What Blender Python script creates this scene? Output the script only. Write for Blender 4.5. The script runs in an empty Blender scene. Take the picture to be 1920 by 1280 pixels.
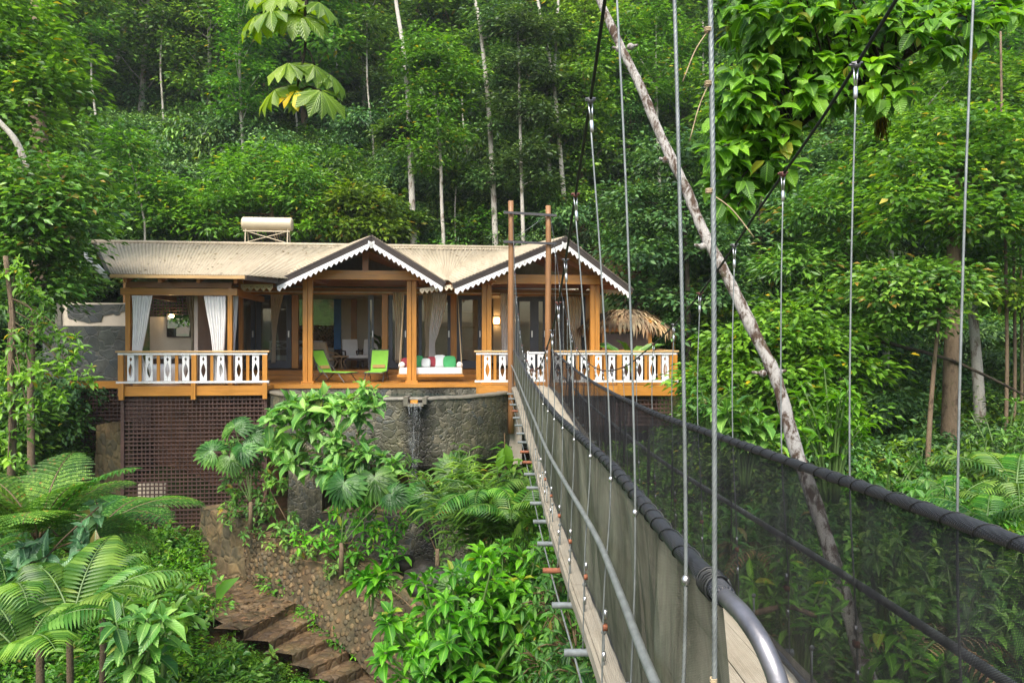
import bpy, math, random
import numpy as np
from mathutils import Vector, Matrix
R = random.Random(11)
RN = np.random.default_rng(11)
PI = math.pi
SC = bpy.context.scene
COL = SC.collection
F, CZ = 1280.0, 1.28
Z = Vector((0, 0, 1))

def V(*a): return Vector(a)
def at(x, y, d):
    """a point seen at photograph position x, y and standing d metres ahead of the camera"""
    return Vector(((x - 960) / F * d, d, CZ - (y - 640) / F * d))

def tag(o, label=None, cat=None, group=None, kind=None):
    if label: o['label'] = label
    if cat: o['category'] = cat
    if group: o['group'] = group
    if kind: o['kind'] = kind
    return o
def empty(name, label, cat, loc=(0, 0, 0), rz=0, group=None):
    o = bpy.data.objects.new(name, None); COL.objects.link(o)
    o.location = loc; o.rotation_euler = (0, 0, rz); o.empty_display_size = .1
    return tag(o, label, cat, group)
def link(name, me, parent=None):
    o = bpy.data.objects.new(name, me); COL.objects.link(o)
    if parent is not None: o.parent = parent
    return o
def copy_tree(o, parent=None):
    c = o.copy(); COL.objects.link(c); c.parent = parent
    for ch in o.children: copy_tree(ch, c)
    return c

class MB:
    def __init__(s): s.v = []; s.f = []
    def add(s, vs, fs):
        b = len(s.v); s.v += [tuple(p) for p in vs]; s.f += [tuple(i + b for i in f) for f in fs]; return s
    def box(s, a, b):
        x0, y0, z0 = a; x1, y1, z1 = b
        return s.add([(x0,y0,z0),(x1,y0,z0),(x1,y1,z0),(x0,y1,z0),(x0,y0,z1),(x1,y0,z1),(x1,y1,z1),(x0,y1,z1)],
                     [(0,3,2,1),(4,5,6,7),(0,1,5,4),(1,2,6,5),(2,3,7,6),(3,0,4,7)])
    def bar(s, p, q, w, h, up=Z):
        p, q = Vector(p), Vector(q); d = (q - p).normalized()
        r = d.cross(up)
        if r.length < 1e-4: r = d.cross(Vector((0, 1, 0)))
        r.normalize(); u = r.cross(d).normalized()
        vs = []
        for c in (p, q):
            for a, b in ((-1,-1),(1,-1),(1,1),(-1,1)): vs.append(c + r*(a*w/2) + u*(b*h/2))
        return s.add(vs, [(0,1,2,3),(7,6,5,4),(0,4,5,1),(1,5,6,2),(2,6,7,3),(3,7,4,0)])
    def tube(s, pts, r, n=8, cap=True, lobes=0, twist=0.):
        pts = [Vector(p) for p in pts]; m = len(pts)
        rr = r if hasattr(r, '__len__') else [r]*m
        t0 = (pts[1]-pts[0]).normalized()
        a = t0.orthogonal().normalized()
        vs = []; acc = 0.
        for i, p in enumerate(pts):
            t = (pts[min(i+1,m-1)] - pts[max(i-1,0)])
            if t.length < 1e-9: t = t0.copy()
            t.normalize()
            a = (a - t*a.dot(t))
            if a.length < 1e-6: a = t.orthogonal()
            a.normalize(); b = t.cross(a)
            if i: acc += (p - pts[i-1]).length
            for k in range(n):
                th = 2*PI*k/n
                q = rr[i]*(1 + .26*math.cos(lobes*th - twist*acc)) if lobes else rr[i]
                vs.append(p + a*(q*math.cos(th)) + b*(q*math.sin(th)))
        fs = [(i*n+k, i*n+(k+1)%n, (i+1)*n+(k+1)%n, (i+1)*n+k) for i in range(m-1) for k in range(n)]
        if cap: fs += [tuple(range(n-1,-1,-1)), tuple((m-1)*n+k for k in range(n))]
        return s.add(vs, fs)
    def prism(s, poly, off):
        n = len(poly); off = Vector(off); P = [Vector(p) for p in poly]
        return s.add(P + [p+off for p in P], [tuple(range(n-1,-1,-1)), tuple(range(n,2*n))] +
                     [(i,(i+1)%n,n+(i+1)%n,n+i) for i in range(n)])
    def grid(s, fn, nu, nv, wrap=False):
        vs = [fn(i/(nu if wrap else nu-1), j/(nv-1)) for j in range(nv) for i in range(nu)]
        fs = []
        for j in range(nv-1):
            for i in range(nu if wrap else nu-1):
                i2 = (i+1) % nu
                fs.append((j*nu+i, j*nu+i2, (j+1)*nu+i2, (j+1)*nu+i))
        return s.add(vs, fs)
    def ball(s, c, rx, ry, rz, nu=14, nv=9, e=1.0):
        c = Vector(c)
        def sp(x): return math.copysign(abs(x)**e, x)
        def fn(u, v):
            th = 2*PI*u; ph = PI*(v-.5)*.998
            return c + Vector((rx*sp(math.cos(ph))*sp(math.cos(th)), ry*sp(math.cos(ph))*sp(math.sin(th)), rz*sp(math.sin(ph))))
        return s.grid(fn, nu, nv, wrap=True)
    def mesh(s, name, mat, smooth=False):
        me = bpy.data.meshes.new(name); me.from_pydata(s.v, [], s.f)
        if mat: me.materials.append(mat)
        if smooth: me.polygons.foreach_set('use_smooth', [True]*len(me.polygons))
        me.update(); return me
    def build(s, name, mat, parent=None, smooth=False):
        return link(name, s.mesh(name, mat, smooth), parent)

def bevel(o, w=.008, seg=2):
    m = o.modifiers.new('edge', 'BEVEL'); m.width = w; m.segments = seg; m.limit_method = 'ANGLE'; return o
def solid(o, t=.02):
    m = o.modifiers.new('thick', 'SOLIDIFY'); m.thickness = t; m.offset = 0; return o

def interp(tab, x):
    """Catmull-Rom through a table of rows (x, a, b, ...)"""
    n = len(tab)
    if x <= tab[0][0]: i = 0
    elif x >= tab[-1][0]: i = n-2
    else: i = max(k for k in range(n-1) if tab[k][0] <= x)
    x0, x1 = tab[i][0], tab[i+1][0]; t = (x-x0)/(x1-x0); h = x1-x0
    out = []
    for c in range(1, len(tab[0])):
        y0, y1 = tab[i][c], tab[i+1][c]
        m0 = (y1-tab[i-1][c])/(x1-tab[i-1][0]) if i > 0 else (y1-y0)/h
        m1 = (tab[i+2][c]-y0)/(tab[i+2][0]-x0) if i < n-2 else (y1-y0)/h
        if t < 0 or t > 1: out.append(y0+(y1-y0)*t); continue
        t2, t3 = t*t, t*t*t
        out.append((2*t3-3*t2+1)*y0+(t3-2*t2+t)*h*m0+(-2*t3+3*t2)*y1+(t3-t2)*h*m1)
    return out
def smooth_path(pts, n):
    tab = [(i,)+tuple(p) for i, p in enumerate(pts)]
    return [Vector(interp(tab, (len(pts)-1)*k/(n-1))) for k in range(n)]

# ------------------------------------------------------------------ materials
class NT:
    def __init__(s, name):
        s.m = bpy.data.materials.new(name); s.m.use_nodes = True; s.t = s.m.node_tree
        s.b = s.t.nodes['Principled BSDF']; s.out = s.t.nodes['Material Output']
    def n(s, typ, **kw):
        o = s.t.nodes.new(typ)
        for k, v in kw.items(): setattr(o, k, v)
        return o
    def l(s, a, b): s.t.links.new(a, b)
    def coord(s, scale=(1,1,1), rot=(0,0,0)):
        tc = s.n('ShaderNodeTexCoord'); mp = s.n('ShaderNodeMapping')
        mp.inputs['Scale'].default_value = scale; mp.inputs['Rotation'].default_value = rot
        s.l(tc.outputs['Object'], mp.inputs['Vector']); return mp.outputs['Vector']
    def noise(s, vec, scale, detail=4, rough=.6, dist=0):
        o = s.n('ShaderNodeTexNoise'); s.l(vec, o.inputs['Vector'])
        o.inputs['Scale'].default_value = scale; o.inputs['Detail'].default_value = detail
        o.inputs['Roughness'].default_value = rough; o.inputs['Distortion'].default_value = dist
        return o.outputs['Fac']
    def ramp(s, fac, stops, interp='LINEAR'):
        o = s.n('ShaderNodeValToRGB'); o.color_ramp.interpolation = interp
        e = o.color_ramp.elements
        while len(e) < len(stops): e.new(.5)
        for k, (p, c) in enumerate(stops):
            e[k].position = p; e[k].color = (*c, 1) if len(c) == 3 else c
        s.l(fac, o.inputs['Fac']); return o.outputs['Color']
    def mix(s, fac, a, b, typ='MIX'):
        o = s.n('ShaderNodeMix', data_type='RGBA', blend_type=typ)
        for sock, val in ((o.inputs[0], fac), (o.inputs[6], a), (o.inputs[7], b)):
            if isinstance(val, (int, float)): sock.default_value = val
            elif isinstance(val, tuple): sock.default_value = (*val, 1)
            else: s.l(val, sock)
        return o.outputs[2]
    def math(s, op, a, b=0.):
        o = s.n('ShaderNodeMath', operation=op)
        for sock, val in ((o.inputs[0], a), (o.inputs[1], b)):
            if isinstance(val, (int, float)): sock.default_value = val
            else: s.l(val, sock)
        return o.outputs[0]
    def bump(s, h, strength=.3, dist=.01):
        o = s.n('ShaderNodeBump'); o.inputs['Strength'].default_value = strength; o.inputs['Distance'].default_value = dist
        s.l(h, o.inputs['Height']); s.l(o.outputs['Normal'], s.b.inputs['Normal'])
    def set(s, base=None, rough=None, metal=None, spec=None, coat=None):
        for k, v in (('Base Color', base), ('Roughness', rough), ('Metallic', metal), ('Specular IOR Level', spec), ('Coat Weight', coat)):
            if v is None: continue
            if isinstance(v, (int, float)): s.b.inputs[k].default_value = v
            elif isinstance(v, tuple): s.b.inputs[k].default_value = (*v, 1)
            else: s.l(v, s.b.inputs[k])
        return s.m
def sc3(c, k): return tuple(x*k for x in c)

def plain(name, col, rough=.6, metal=0., var=.25, scale=6., bump=.15, dirt=None, spec=.5, stretch=(1,1,1)):
    t = NT(name); c = t.coord(stretch)
    n1 = t.noise(c, scale, 5)
    base = t.ramp(n1, [(.3, sc3(col, 1-var)), (.7, sc3(col, 1+var*.7))])
    if dirt:
        n2 = t.noise(t.coord((1,1,.5)), 2.1, 6, .7)
        base = t.mix(t.ramp(n2, [(.48, (0,0,0)), (.72, (1,1,1))]), base, dirt)
    if bump: t.bump(t.noise(c, scale*5, 3), bump, .005)
    return t.set(base, rough, metal, spec)
def wood(name, col, axis='Z', rough=.38, dark=.55):
    s = {'X': (.35, 7, 7), 'Y': (7, .35, 7), 'Z': (7, 7, .35)}[axis]
    t = NT(name); c = t.coord(s)
    g = t.noise(c, 3.2, 6, .65, .6)
    base = t.ramp(g, [(.25, sc3(col, dark)), (.5, col), (.8, sc3(col, 1.25))])
    big = t.noise(t.coord(), .9, 3)
    base = t.mix(t.ramp(big, [(.35, (0,0,0)), (.7, (.65,.65,.65))]), base, sc3(col, .58))
    kn = t.n('ShaderNodeTexVoronoi'); t.l(t.coord(tuple(x*.28 for x in s)), kn.inputs['Vector']); kn.inputs['Scale'].default_value = 1.7
    base = t.mix(t.ramp(kn.outputs['Distance'], [(.05, (.8,.8,.8)), (.14, (0,0,0))]), base, sc3(col, .3))
    t.bump(g, .25, .004)
    return t.set(base, t.ramp(g, [(.3, (rough-.1,)*3), (.7, (rough+.15,)*3)]), 0, .5, .15)
def stone(name, cols, grout, scale, bump=.6, rough=.7, gw=.05, dist=.12, moss=None, stretch=(1,1,1), mossamt=.55, wet=None, rnd=False):
    t = NT(name); c0 = t.coord(stretch)
    nz = t.n('ShaderNodeTexNoise'); t.l(c0, nz.inputs['Vector']); nz.inputs['Scale'].default_value = scale*.8
    va = t.n('ShaderNodeVectorMath', operation='MULTIPLY_ADD'); t.l(nz.outputs['Color'], va.inputs[0])
    va.inputs[1].default_value = (dist,)*3; t.l(c0, va.inputs[2]); c = va.outputs[0]
    vo = t.n('ShaderNodeTexVoronoi'); t.l(c, vo.inputs['Vector']); vo.inputs['Scale'].default_value = scale
    ve = t.n('ShaderNodeTexVoronoi', feature='DISTANCE_TO_EDGE'); t.l(c, ve.inputs['Vector']); ve.inputs['Scale'].default_value = scale
    sp = t.n('ShaderNodeSeparateColor'); t.l(vo.outputs['Color'], sp.inputs[0])
    k = len(cols)
    base = t.ramp(sp.outputs[0], [((i+.5)/k, cc) for i, cc in enumerate(cols)])
    fine = t.noise(c0, scale*5, 5, .7)
    base = t.mix(.55, base, t.ramp(fine, [(.25, (.35,.35,.35)), (.75, (1.3,1.3,1.3))]), 'MULTIPLY')
    if rnd: base = t.mix(t.ramp(vo.outputs['Distance'], [(.46, (0,0,0)), (.60, (1,1,1))]), base, grout)
    else: base = t.mix(t.ramp(ve.outputs['Distance'], [(gw*.4, (1,1,1)), (gw, (0,0,0))]), base, grout)
    if moss:
        mn = t.noise(t.coord((1,1,.55)), .9, 6, .7)
        base = t.mix(t.ramp(mn, [(mossamt-.12, (0,0,0)), (mossamt+.15, (.85,.85,.85))]), base, moss)
    mo = t.noise(c0, 1.3, 5, .7); base = t.mix(1., base, t.ramp(mo, [(.35,(.55,.55,.52)),(.5,(1,1,1)),(.68,(1.6,1.55,1.4))]), 'MULTIPLY')
    if wet:
        sx = t.n('ShaderNodeSeparateXYZ'); t.l(t.n('ShaderNodeTexCoord').outputs['Object'], sx.inputs[0])
        dx = t.math('ABSOLUTE', t.math('SUBTRACT', sx.outputs[0], wet))
        dx = t.math('ADD', dx, t.math('MULTIPLY', t.noise(c0, 2.2, 4), .5))
        base = t.mix(t.ramp(dx, [(.42,(.85,)*3),(.72,(0,0,0))]), base, (.012,.012,.010))
    dome = t.ramp(vo.outputs['Distance'], [(.05, (1,1,1)), (.36, (.8,.8,.8)), (.60, (0,0,0))], 'EASE') if rnd else t.ramp(ve.outputs['Distance'], [(0, (0,0,0)), (gw*3.2, (1,1,1))], 'EASE')
    hgt = t.math('ADD', dome, t.math('MULTIPLY', fine, .25))
    t.bump(hgt, bump, .05)
    return t.set(base, rough, 0, .4)
def leafmat(name, dark, mid, light, rough=.42, trans=.3, spec=.45, odd=None, oddp=.985, hv=.25, rib=False):
    t = NT(name); g = t.n('ShaderNodeNewGeometry'); oi = t.n('ShaderNodeObjectInfo')
    st = [(0., dark), (.55, mid), (.93, light)]
    if odd: st += [(oddp-.004, light), (oddp, odd)]
    base = t.ramp(g.outputs['Random Per Island'], st)
    cl = t.noise(t.coord(), 1.15, 1, .5)
    base = t.mix(1., base, t.ramp(cl, [(.34,(.55,.6,.62)),(.5,(1,1,1)),(.66,(1.45,1.32,1.2))]), 'MULTIPLY')
    hs = t.n('ShaderNodeHueSaturation'); hs.inputs['Saturation'].default_value = 1.08
    t.l(base, hs.inputs['Color'])
    mr = t.n('ShaderNodeMapRange'); t.l(oi.outputs['Random'], mr.inputs[0]); mr.inputs[3].default_value = 1-hv; mr.inputs[4].default_value = 1+hv
    t.l(mr.outputs[0], hs.inputs['Value'])
    m2 = t.n('ShaderNodeMapRange'); t.l(t.math('FRACT', t.math('MULTIPLY', oi.outputs['Random'], 7.3)), m2.inputs[0])
    m2.inputs[3].default_value = .485; m2.inputs[4].default_value = .522; t.l(m2.outputs[0], hs.inputs['Hue'])
    base = hs.outputs['Color']
    if rib:
        uv = t.n('ShaderNodeUVMap'); sp = t.n('ShaderNodeSeparateXYZ'); t.l(uv.outputs[0], sp.inputs[0])
        ax = t.math('ABSOLUTE', t.math('SUBTRACT', sp.outputs[1], .5))
        base = t.mix(t.ramp(ax, [(.015, (.55,.55,.55)), (.06, (0,0,0))]), base, sc3(light, 1.5))
        sv = t.math('SINE', t.math('MULTIPLY', t.math('SUBTRACT', sp.outputs[0], t.math('MULTIPLY', ax, .55)), 62.))
        t.bump(sv, .35, .006)
    t.set(base, rough, 0, spec)
    tr = t.n('ShaderNodeBsdfTranslucent'); t.l(t.mix(1., base, (1.5,1.5,.55), 'MULTIPLY'), tr.inputs['Color'])
    mx = t.n('ShaderNodeMixShader'); mx.inputs[0].default_value = trans
    t.l(t.b.outputs[0], mx.inputs[1]); t.l(tr.outputs[0], mx.inputs[2]); t.l(mx.outputs[0], t.out.inputs['Surface'])
    return t.m
def emit(name, col, s):
    t = NT(name); t.b.inputs['Emission Color'].default_value = (*col, 1); t.b.inputs['Emission Strength'].default_value = s
    return t.set(col, .5)

M = {}
WO = (.455, .20, .030)
M['wood_z'] = wood('varnished wood upright', WO, 'Z')
M['wood_x'] = wood('varnished wood lengthways', sc3(WO, 1.02), 'X')
M['wood_y'] = wood('varnished wood across', sc3(WO, .9), 'Y')
M['red_wood'] = wood('red brown rafters', (.30, .115, .035), 'X', .5)
M['cap_wood'] = wood('pale handrail wood', (.52, .33, .14), 'X', .4)
M['post_wood'] = wood('weathered round post', (.26, .125, .045), 'Z', .55)
M['white'] = plain('white paint', (.68, .69, .69), .5, dirt=(.5, .5, .46), var=.06, bump=.1)
M['cream'] = plain('cream paint', (.62, .53, .38), .55, var=.1, dirt=(.35,.29,.2))
M['fascia'] = plain('dark brown gutter paint', (.05, .037, .03), .45, var=.25)
M['slate_paint'] = plain('slate blue frame paint', (.045, .055, .072), .4, var=.15)
M['blue_paint'] = plain('blue frame paint', (.045, .2, .48), .5, var=.15)
M['lattice'] = plain('dark brown lattice wood', (.068, .034, .026), .6, var=.4, scale=3)
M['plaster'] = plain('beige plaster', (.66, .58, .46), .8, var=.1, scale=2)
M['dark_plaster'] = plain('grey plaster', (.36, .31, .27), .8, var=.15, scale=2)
M['concrete'] = plain('concrete', (.40, .35, .28), .8, var=.2, scale=3, dirt=(.16,.15,.11))
M['cloth_white'] = plain('white cotton', (.78, .77, .76), .9, var=.06, bump=.05)
M['cloth_cream'] = plain('cream cotton', (.55, .48, .36), .9, var=.1, bump=.05)
M['cloth_green'] = plain('leaf green cloth', (.045, .30, .10), .85, var=.15)
M['cloth_red'] = plain('dark red cloth', (.26, .03, .045), .85, var=.15)
M['cloth_grey'] = plain('pale grey cloth', (.50, .55, .56), .85, var=.1)
M['cloth_lime'] = plain('lime green sling fabric', (.24, .56, .045), .7, var=.08, scale=12)
M['cloth_tan'] = plain('tan cloth', (.45, .26, .10), .85, var=.15)
M['dark_metal'] = plain('dark metal', (.055, .055, .06), .45, .4, var=.2)
M['steel'] = plain('galvanised steel', (.235, .26, .255), .5, .45, var=.3, scale=14)
M['steel_bright'] = plain('bright steel', (.62, .63, .64), .28, .9, var=.15, scale=20)
M['rust'] = plain('rusty steel', (.27, .10, .05), .75, .2, var=.45, scale=20, bump=.4)
M['wire_black'] = plain('black cable', (.022, .024, .024), .5, .2, var=.3, scale=25)
M['tank'] = plain('cream tank enamel', (.50, .43, .305), .35, var=.06, scale=2)
M['wicker'] = plain('pale cane', (.42, .28, .15), .7, var=.3, scale=20)
M['dark_wood'] = plain('dark carved wood', (.05, .03, .022), .5, var=.3)
M['porcelain'] = plain('white porcelain', (.8, .8, .8), .2, var=.03, bump=0)
M['rope'] = plain('natural rope', (.42, .33, .2), .9, var=.3, scale=40, bump=.4)
M['soil'] = plain('red brown soil', (.14, .065, .032), .95, var=.5, scale=3, bump=.6)
M['deck'] = wood('varnished deck boards', (.45, .19, .03), 'X', .3)

def roofmat():
    t = NT('tan corrugated sheet'); c = t.coord((1, 1, 1))
    n = t.noise(t.coord((3, .5, .5)), 1.5, 6, .7)
    base = t.ramp(n, [(.3, (.285, .24, .165)), (.7, (.37, .32, .23))])
    st = t.noise(t.coord((9, .6, .6)), 2.0, 5, .7)
    base = t.mix(t.ramp(st, [(.5, (0,0,0)), (.75, (.75,.75,.75))]), base, (.17, .14, .095))
    return t.set(base, .55, 0, .35)
M['roof'] = roofmat()
M['slate'] = stone('grey slate crazy paving', [(.045,.055,.053), (.08,.092,.084), (.06,.065,.068), (.105,.105,.088), (.052,.062,.068)], (.095,.095,.082), 2.9, .3, .5, .022, .3, moss=(.035,.038,.03), mossamt=.56)
M['pool_stone'] = stone('dark pool stone', [(.075,.075,.06), (.16,.155,.125), (.115,.105,.08), (.24,.215,.155), (.10,.11,.11)], (.17,.16,.115), 5.6, .55, .6, .04, .3, moss=(.05,.053,.03), mossamt=.47, wet=.90)
M['cobble'] = stone('brown river cobble', [(.11,.07,.035), (.24,.14,.06), (.15,.11,.065), (.075,.062,.048), (.30,.20,.10)], (.085,.052,.025), 8.2, 1., .75, .07, .05, moss=(.042,.046,.02), mossamt=.47, rnd=True)
M['rough_stone'] = stone('earth stained masonry', [(.15,.10,.05), (.11,.085,.05), (.19,.13,.06), (.085,.07,.045)], (.13,.095,.05), 3.0, .5, .85, .06, .2, moss=(.05,.05,.022), mossamt=.5)
M['step_stone'] = stone('wet step stone', [(.11,.07,.038), (.18,.115,.06), (.085,.06,.04), (.15,.105,.065)], (.085,.05,.026), 6.0, .35, .55, .07, .08, moss=(.04,.04,.018), mossamt=.56)
# ------------------------------------------------------------------ the villa, in its own frame (u along the front, v into the house, z up; deck = 0)
YAW = math.radians(6); HX, HY = -11.05, 19.0
HM = Matrix.Translation((HX, HY, 0)) @ Matrix.Rotation(YAW, 4, 'Z'); HI = HM.inverted()
def hp(px, py, v):
    a = (px-960)/F; c, s = math.cos(YAW), math.sin(YAW)
    t = (v + c*HY - s*HX)/(c - s*a)
    w = Vector((t*a, t, CZ-(py-640)/F*t)); return HI @ w
def wl(*p): return HI @ Vector(p)
villa = empty('villa', 'orange timber villa with tan corrugated roof and two white-trimmed gables', 'house', (HX, HY, 0), YAW)
def part(name, mb, mat, parent=None, smooth=False): return mb.build(name, mat, parent or villa, smooth)
def hbox(mb, x0, x1, y0, y1, v0, v1):
    a = hp(x0, y1, v0); b = hp(x1, y0, v0); zt = hp((x0+x1)/2, y0, v0).z; zb = hp((x0+x1)/2, y1, v0).z
    return mb.box((a.x, v0, zb), (b.x, v1, zt))
def hthing(name, label, cat, px, py, v, rz=0, group=None, z=None):
    p = hp(px, py, v)
    if z is not None: p.z = z
    w = HM @ p
    return empty(name, label, cat, w, YAW+rz, group)

# --- roofs
def corrugated(p00, p10, p11, p01, waves, amp=.013, nv=3):
    p00, p10, p11, p01 = map(Vector, (p00, p10, p11, p01)); mb = MB()
    n = ((p10-p00).cross(p01-p00)).normalized()
    if n.z < 0: n = -n
    def fn(i, j):
        return (p00*(1-i)+p10*i)*(1-j) + (p01*(1-i)+p11*i)*j + n*(amp*math.sin(2*PI*waves*i))
    return mb.grid(fn, waves*6+1, nv)
EZ, RZ, EV, RV = 3.11, 4.64, -.5, 4.5
slope = (RZ-EZ)/(RV-EV)
uL = hp(207, 515, EV).x; uE = hp(462, 519, EV).x; uR = hp(1090, 470, RV).x; uRL = hp(176, 457, RV).x
mz = lambda v: EZ + (v-EV)*slope
mr = corrugated((uL, EV, EZ), (uE, EV, EZ), (uE, RV, RZ), (uRL, RV, RZ), 52)
_ga = hp(515, 526, .6); m2 = corrugated((_ga.x+.25, 4.15, mz(4.15)), (uR, 4.15, mz(4.15)), (uR, RV, RZ), (_ga.x+.25, RV, RZ), 110)
m4 = corrugated((uE+.002, EV, EZ), (_ga.x+.5, .68, _ga.z+.06), (_ga.x+2.9, RV, RZ+.003), (uE+.002, RV, RZ), 12); mr.add(m4.v, m4.f)
_gd, _gb, _gc = hp(836, 528, .6), hp(697, 441, .6), hp(1060, 443, .25); m5 = corrugated((_gd.x-.05, .75, _gd.z+.06), (_gd.x+.2, .75, _gd.z+.06), (_gc.x-.2, RV, RZ+.004), (_gb.x+.3, RV, RZ+.004), 34); mr.add(m5.v, m5.f)
mr.add(m2.v, m2.f)
roof = part('main_roof', mr, M['roof'], smooth=True); solid(roof, .012)
b = MB(); b.add([(uRL, RV, RZ), (uR, RV, RZ), (uR, 8.5, 3.45), (uRL, 8.5, 3.45)], [(0, 1, 2, 3)])
part('rear_roof', b, M['roof'])
b = MB(); b.tube([(uRL-.05, RV, RZ+.02), (uR, RV, RZ+.02)], .075, 8)
part('ridge_cap', b, M['roof'], roof, True)
b = MB(); b.add([(uL+.08, EV+.1, EZ-.06), (uE, EV+.1, EZ-.06), (uE, RV, RZ-.07), (uRL+.1, RV, RZ-.07)], [(0,1,2,3)])
b.add([(uE, 4.2, mz(4.2)-.06), (uR, 4.2, mz(4.2)-.06), (uR, RV, RZ-.07), (uE, RV, RZ-.07)], [(0,1,2,3)])
part('soffit', b, M['red_wood'], roof)
b = MB(); b.bar((uL, EV-.02, EZ-.06), (uE, EV-.02, EZ-.06), .04, .09)
part('eave_board', b, M['cap_wood'], roof)
for px in (236, 300, 372, 442):
    p = hp(px, 527, EV+.12); b = MB(); b.bar((p.x, EV+.08, EZ-.14), (p.x, 3.5, mz(3.5)-.15), .09, .16)
    part('rafter', b, M['red_wood'], roof)
b = MB(); b.bar((uE-.05, EV-.03, EZ-.07), hp(519, 527, .5), .09, .13)
part('gutter', b, M['fascia'], roof)
def zigzag(p, q, depth, pitch, th, n=None, flat=.06):
    """a scalloped board hanging below the line p-q: teeth at its lower edge, real thickness"""
    p, q = Vector(p), Vector(q); L = (q-p).length; k = n or max(2, round(L/pitch)); d = (q-p)/k; mb = MB()
    side = Vector((d.y, -d.x, 0)).normalized()*th
    dz = Vector((0, 0, -1))
    for i in range(k):
        a, c = p+d*i, p+d*(i+1); m = (a+c)/2; g = d*.075
        hi = a + dz*flat
        # body around a drilled hole, then the tooth
        h = m + dz*(flat*.55+depth*.2); r = d.length*.13
        ring = [h + d.normalized()*(r*math.cos(t)) + Z*(r*math.sin(t)) for t in (PI/4, 3*PI/4, 5*PI/4, 7*PI/4)]
        out = [c, a, a+dz*flat, c+dz*flat]
        vs = out + ring + [m+dz*(flat+depth)]
        top = [(0,1,5,4), (1,2,6,5), (3,0,4,7), (2,8,7,6), (8,3,7)]
        mb.add([v for v in vs] + [v+side for v in vs], top + [tuple(x+9 for x in reversed(f)) for f in top] +
               [(2,11,17,8), (8,17,12,3), (0,9,10,1), (4,5,14,13), (5,6,15,14), (6,7,16,15), (7,4,13,16)])
    return mb
# scalloped rake board at the near left end, and side-eave trims
part('scalloped_trim', zigzag((uRL+.35, RV-1.3, mz(RV-1.3)-.05), (uL-.01, EV, EZ-.05), .1, .15, .03, flat=.13), M['white'], roof)
part('rake_board', MB().bar((uRL+.02, RV, RZ-.02), (uL-.03, EV-.02, EZ-.03), .05, .1), M['fascia'], roof)
part('scalloped_trim', zigzag(hp(452, 533, .75), hp(512, 533, .75), .11, .19, .03, flat=.1), M['cream'], roof)

def gable(A, B, D, v, ridge_px, ridge_py, waves):
    a, bb, d = hp(*A, v), hp(*B, v), hp(*D, v)
    c = hp(ridge_px, ridge_py, RV)
    cl = Vector((a.x-.9, 4.2, mz(4.2)-.5)); cr = Vector((d.x-.1, 4.2, d.z+.2))
    mb = corrugated(a, bb, c, cl, waves); m3 = corrugated(bb+V(.001,0,0), d, cr, c, waves); mb.add(m3.v, m3.f)
    g = part('gable_roof', mb, M['roof'], smooth=True); solid(g, .012)
    dn = V(0, .06, -.07)
    part('soffit', MB().add([a+dn, bb+dn, c+dn, cl+dn, d+dn, cr+dn], [(0,1,2,3), (1,4,5,2)]), M['red_wood'], g)
    fw = V(0, -.05, 0)
    for p, q in ((a, bb), (bb, d)):
        o = MB(); n = (q-p).normalized(); up = n.cross(V(0,1,0)); up = up if up.z > 0 else -up
        for k, (off, w, h) in enumerate(((-.035, .16, .05), (-.085, .12, .05), (-.135, .09, .055), (-.185, .07, .05))):
            o.bar(p+up*off+fw*.2-n*.02, q+up*off+fw*.2+n*.02, w, h-.006, up)
        part('bargeboard', o, M['fascia'], g)
        sh = up*-.19 + V(0, -.03, 0)
        part('scalloped_trim', zigzag(p+sh, q+sh, .09, .165, .03, flat=.10), M['white'], g)
    return a, bb, d
G1 = gable((515, 526), (697, 441), (836, 528), .6, 640, 463, 30)
G2 = gable((848, 531), (1060, 443), (1187, 541), .25, 955, 466, 34)
part('scalloped_trim', zigzag(hp(788, 541, 1.0), hp(852, 533, .5), .09, .17, .03, flat=.08), M['cream'])
part('scalloped_trim', zigzag(hp(1128, 542, 1.6), hp(1186, 546, .4), .09, .17, .03, flat=.06), M['cream'])
# --- gable frames
def post(px, v, w, py_top=None, z0=0., mat='wood_z', zt=None):
    p = hp(px, 600, v); zt = zt if zt is not None else hp(px, py_top, v).z
    o = MB().box((p.x-w/2, v-w/2, z0), (p.x+w/2, v+w/2, zt))
    q = part('post', o, M[mat]); bevel(q, .012)
    base = MB().box((p.x-w/2-.02, v-w/2-.02, z0), (p.x+w/2+.02, v+w/2+.02, z0+.07)); part('post_base', bevel_m(base), M[mat], q)
    return q
def bevel_m(x): return x
def clustered_post(px, v, py_top):
    p = hp(px, 600, v); zt = hp(px, py_top, v).z; o = MB()
    for dx, dy, w in ((-.075, -.06, .145), (.08, -.06, .145), (0, .09, .2)):
        o.box((p.x+dx-w/2, v+dy-w/2, 0), (p.x+dx+w/2, v+dy+w/2, zt))
    q = part('post', o, M['wood_z']); bevel(q, .012)
    part('post_base', MB().box((p.x-.19, v-.17, 0), (p.x+.19, v+.22, .06)), M['wood_z'], q)
clustered_post(578, 1.7, 520); clustered_post(772, 1.7, 520)
clustered_post(912, 1.2, 532); clustered_post(1114, 1.2, 532)
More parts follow.
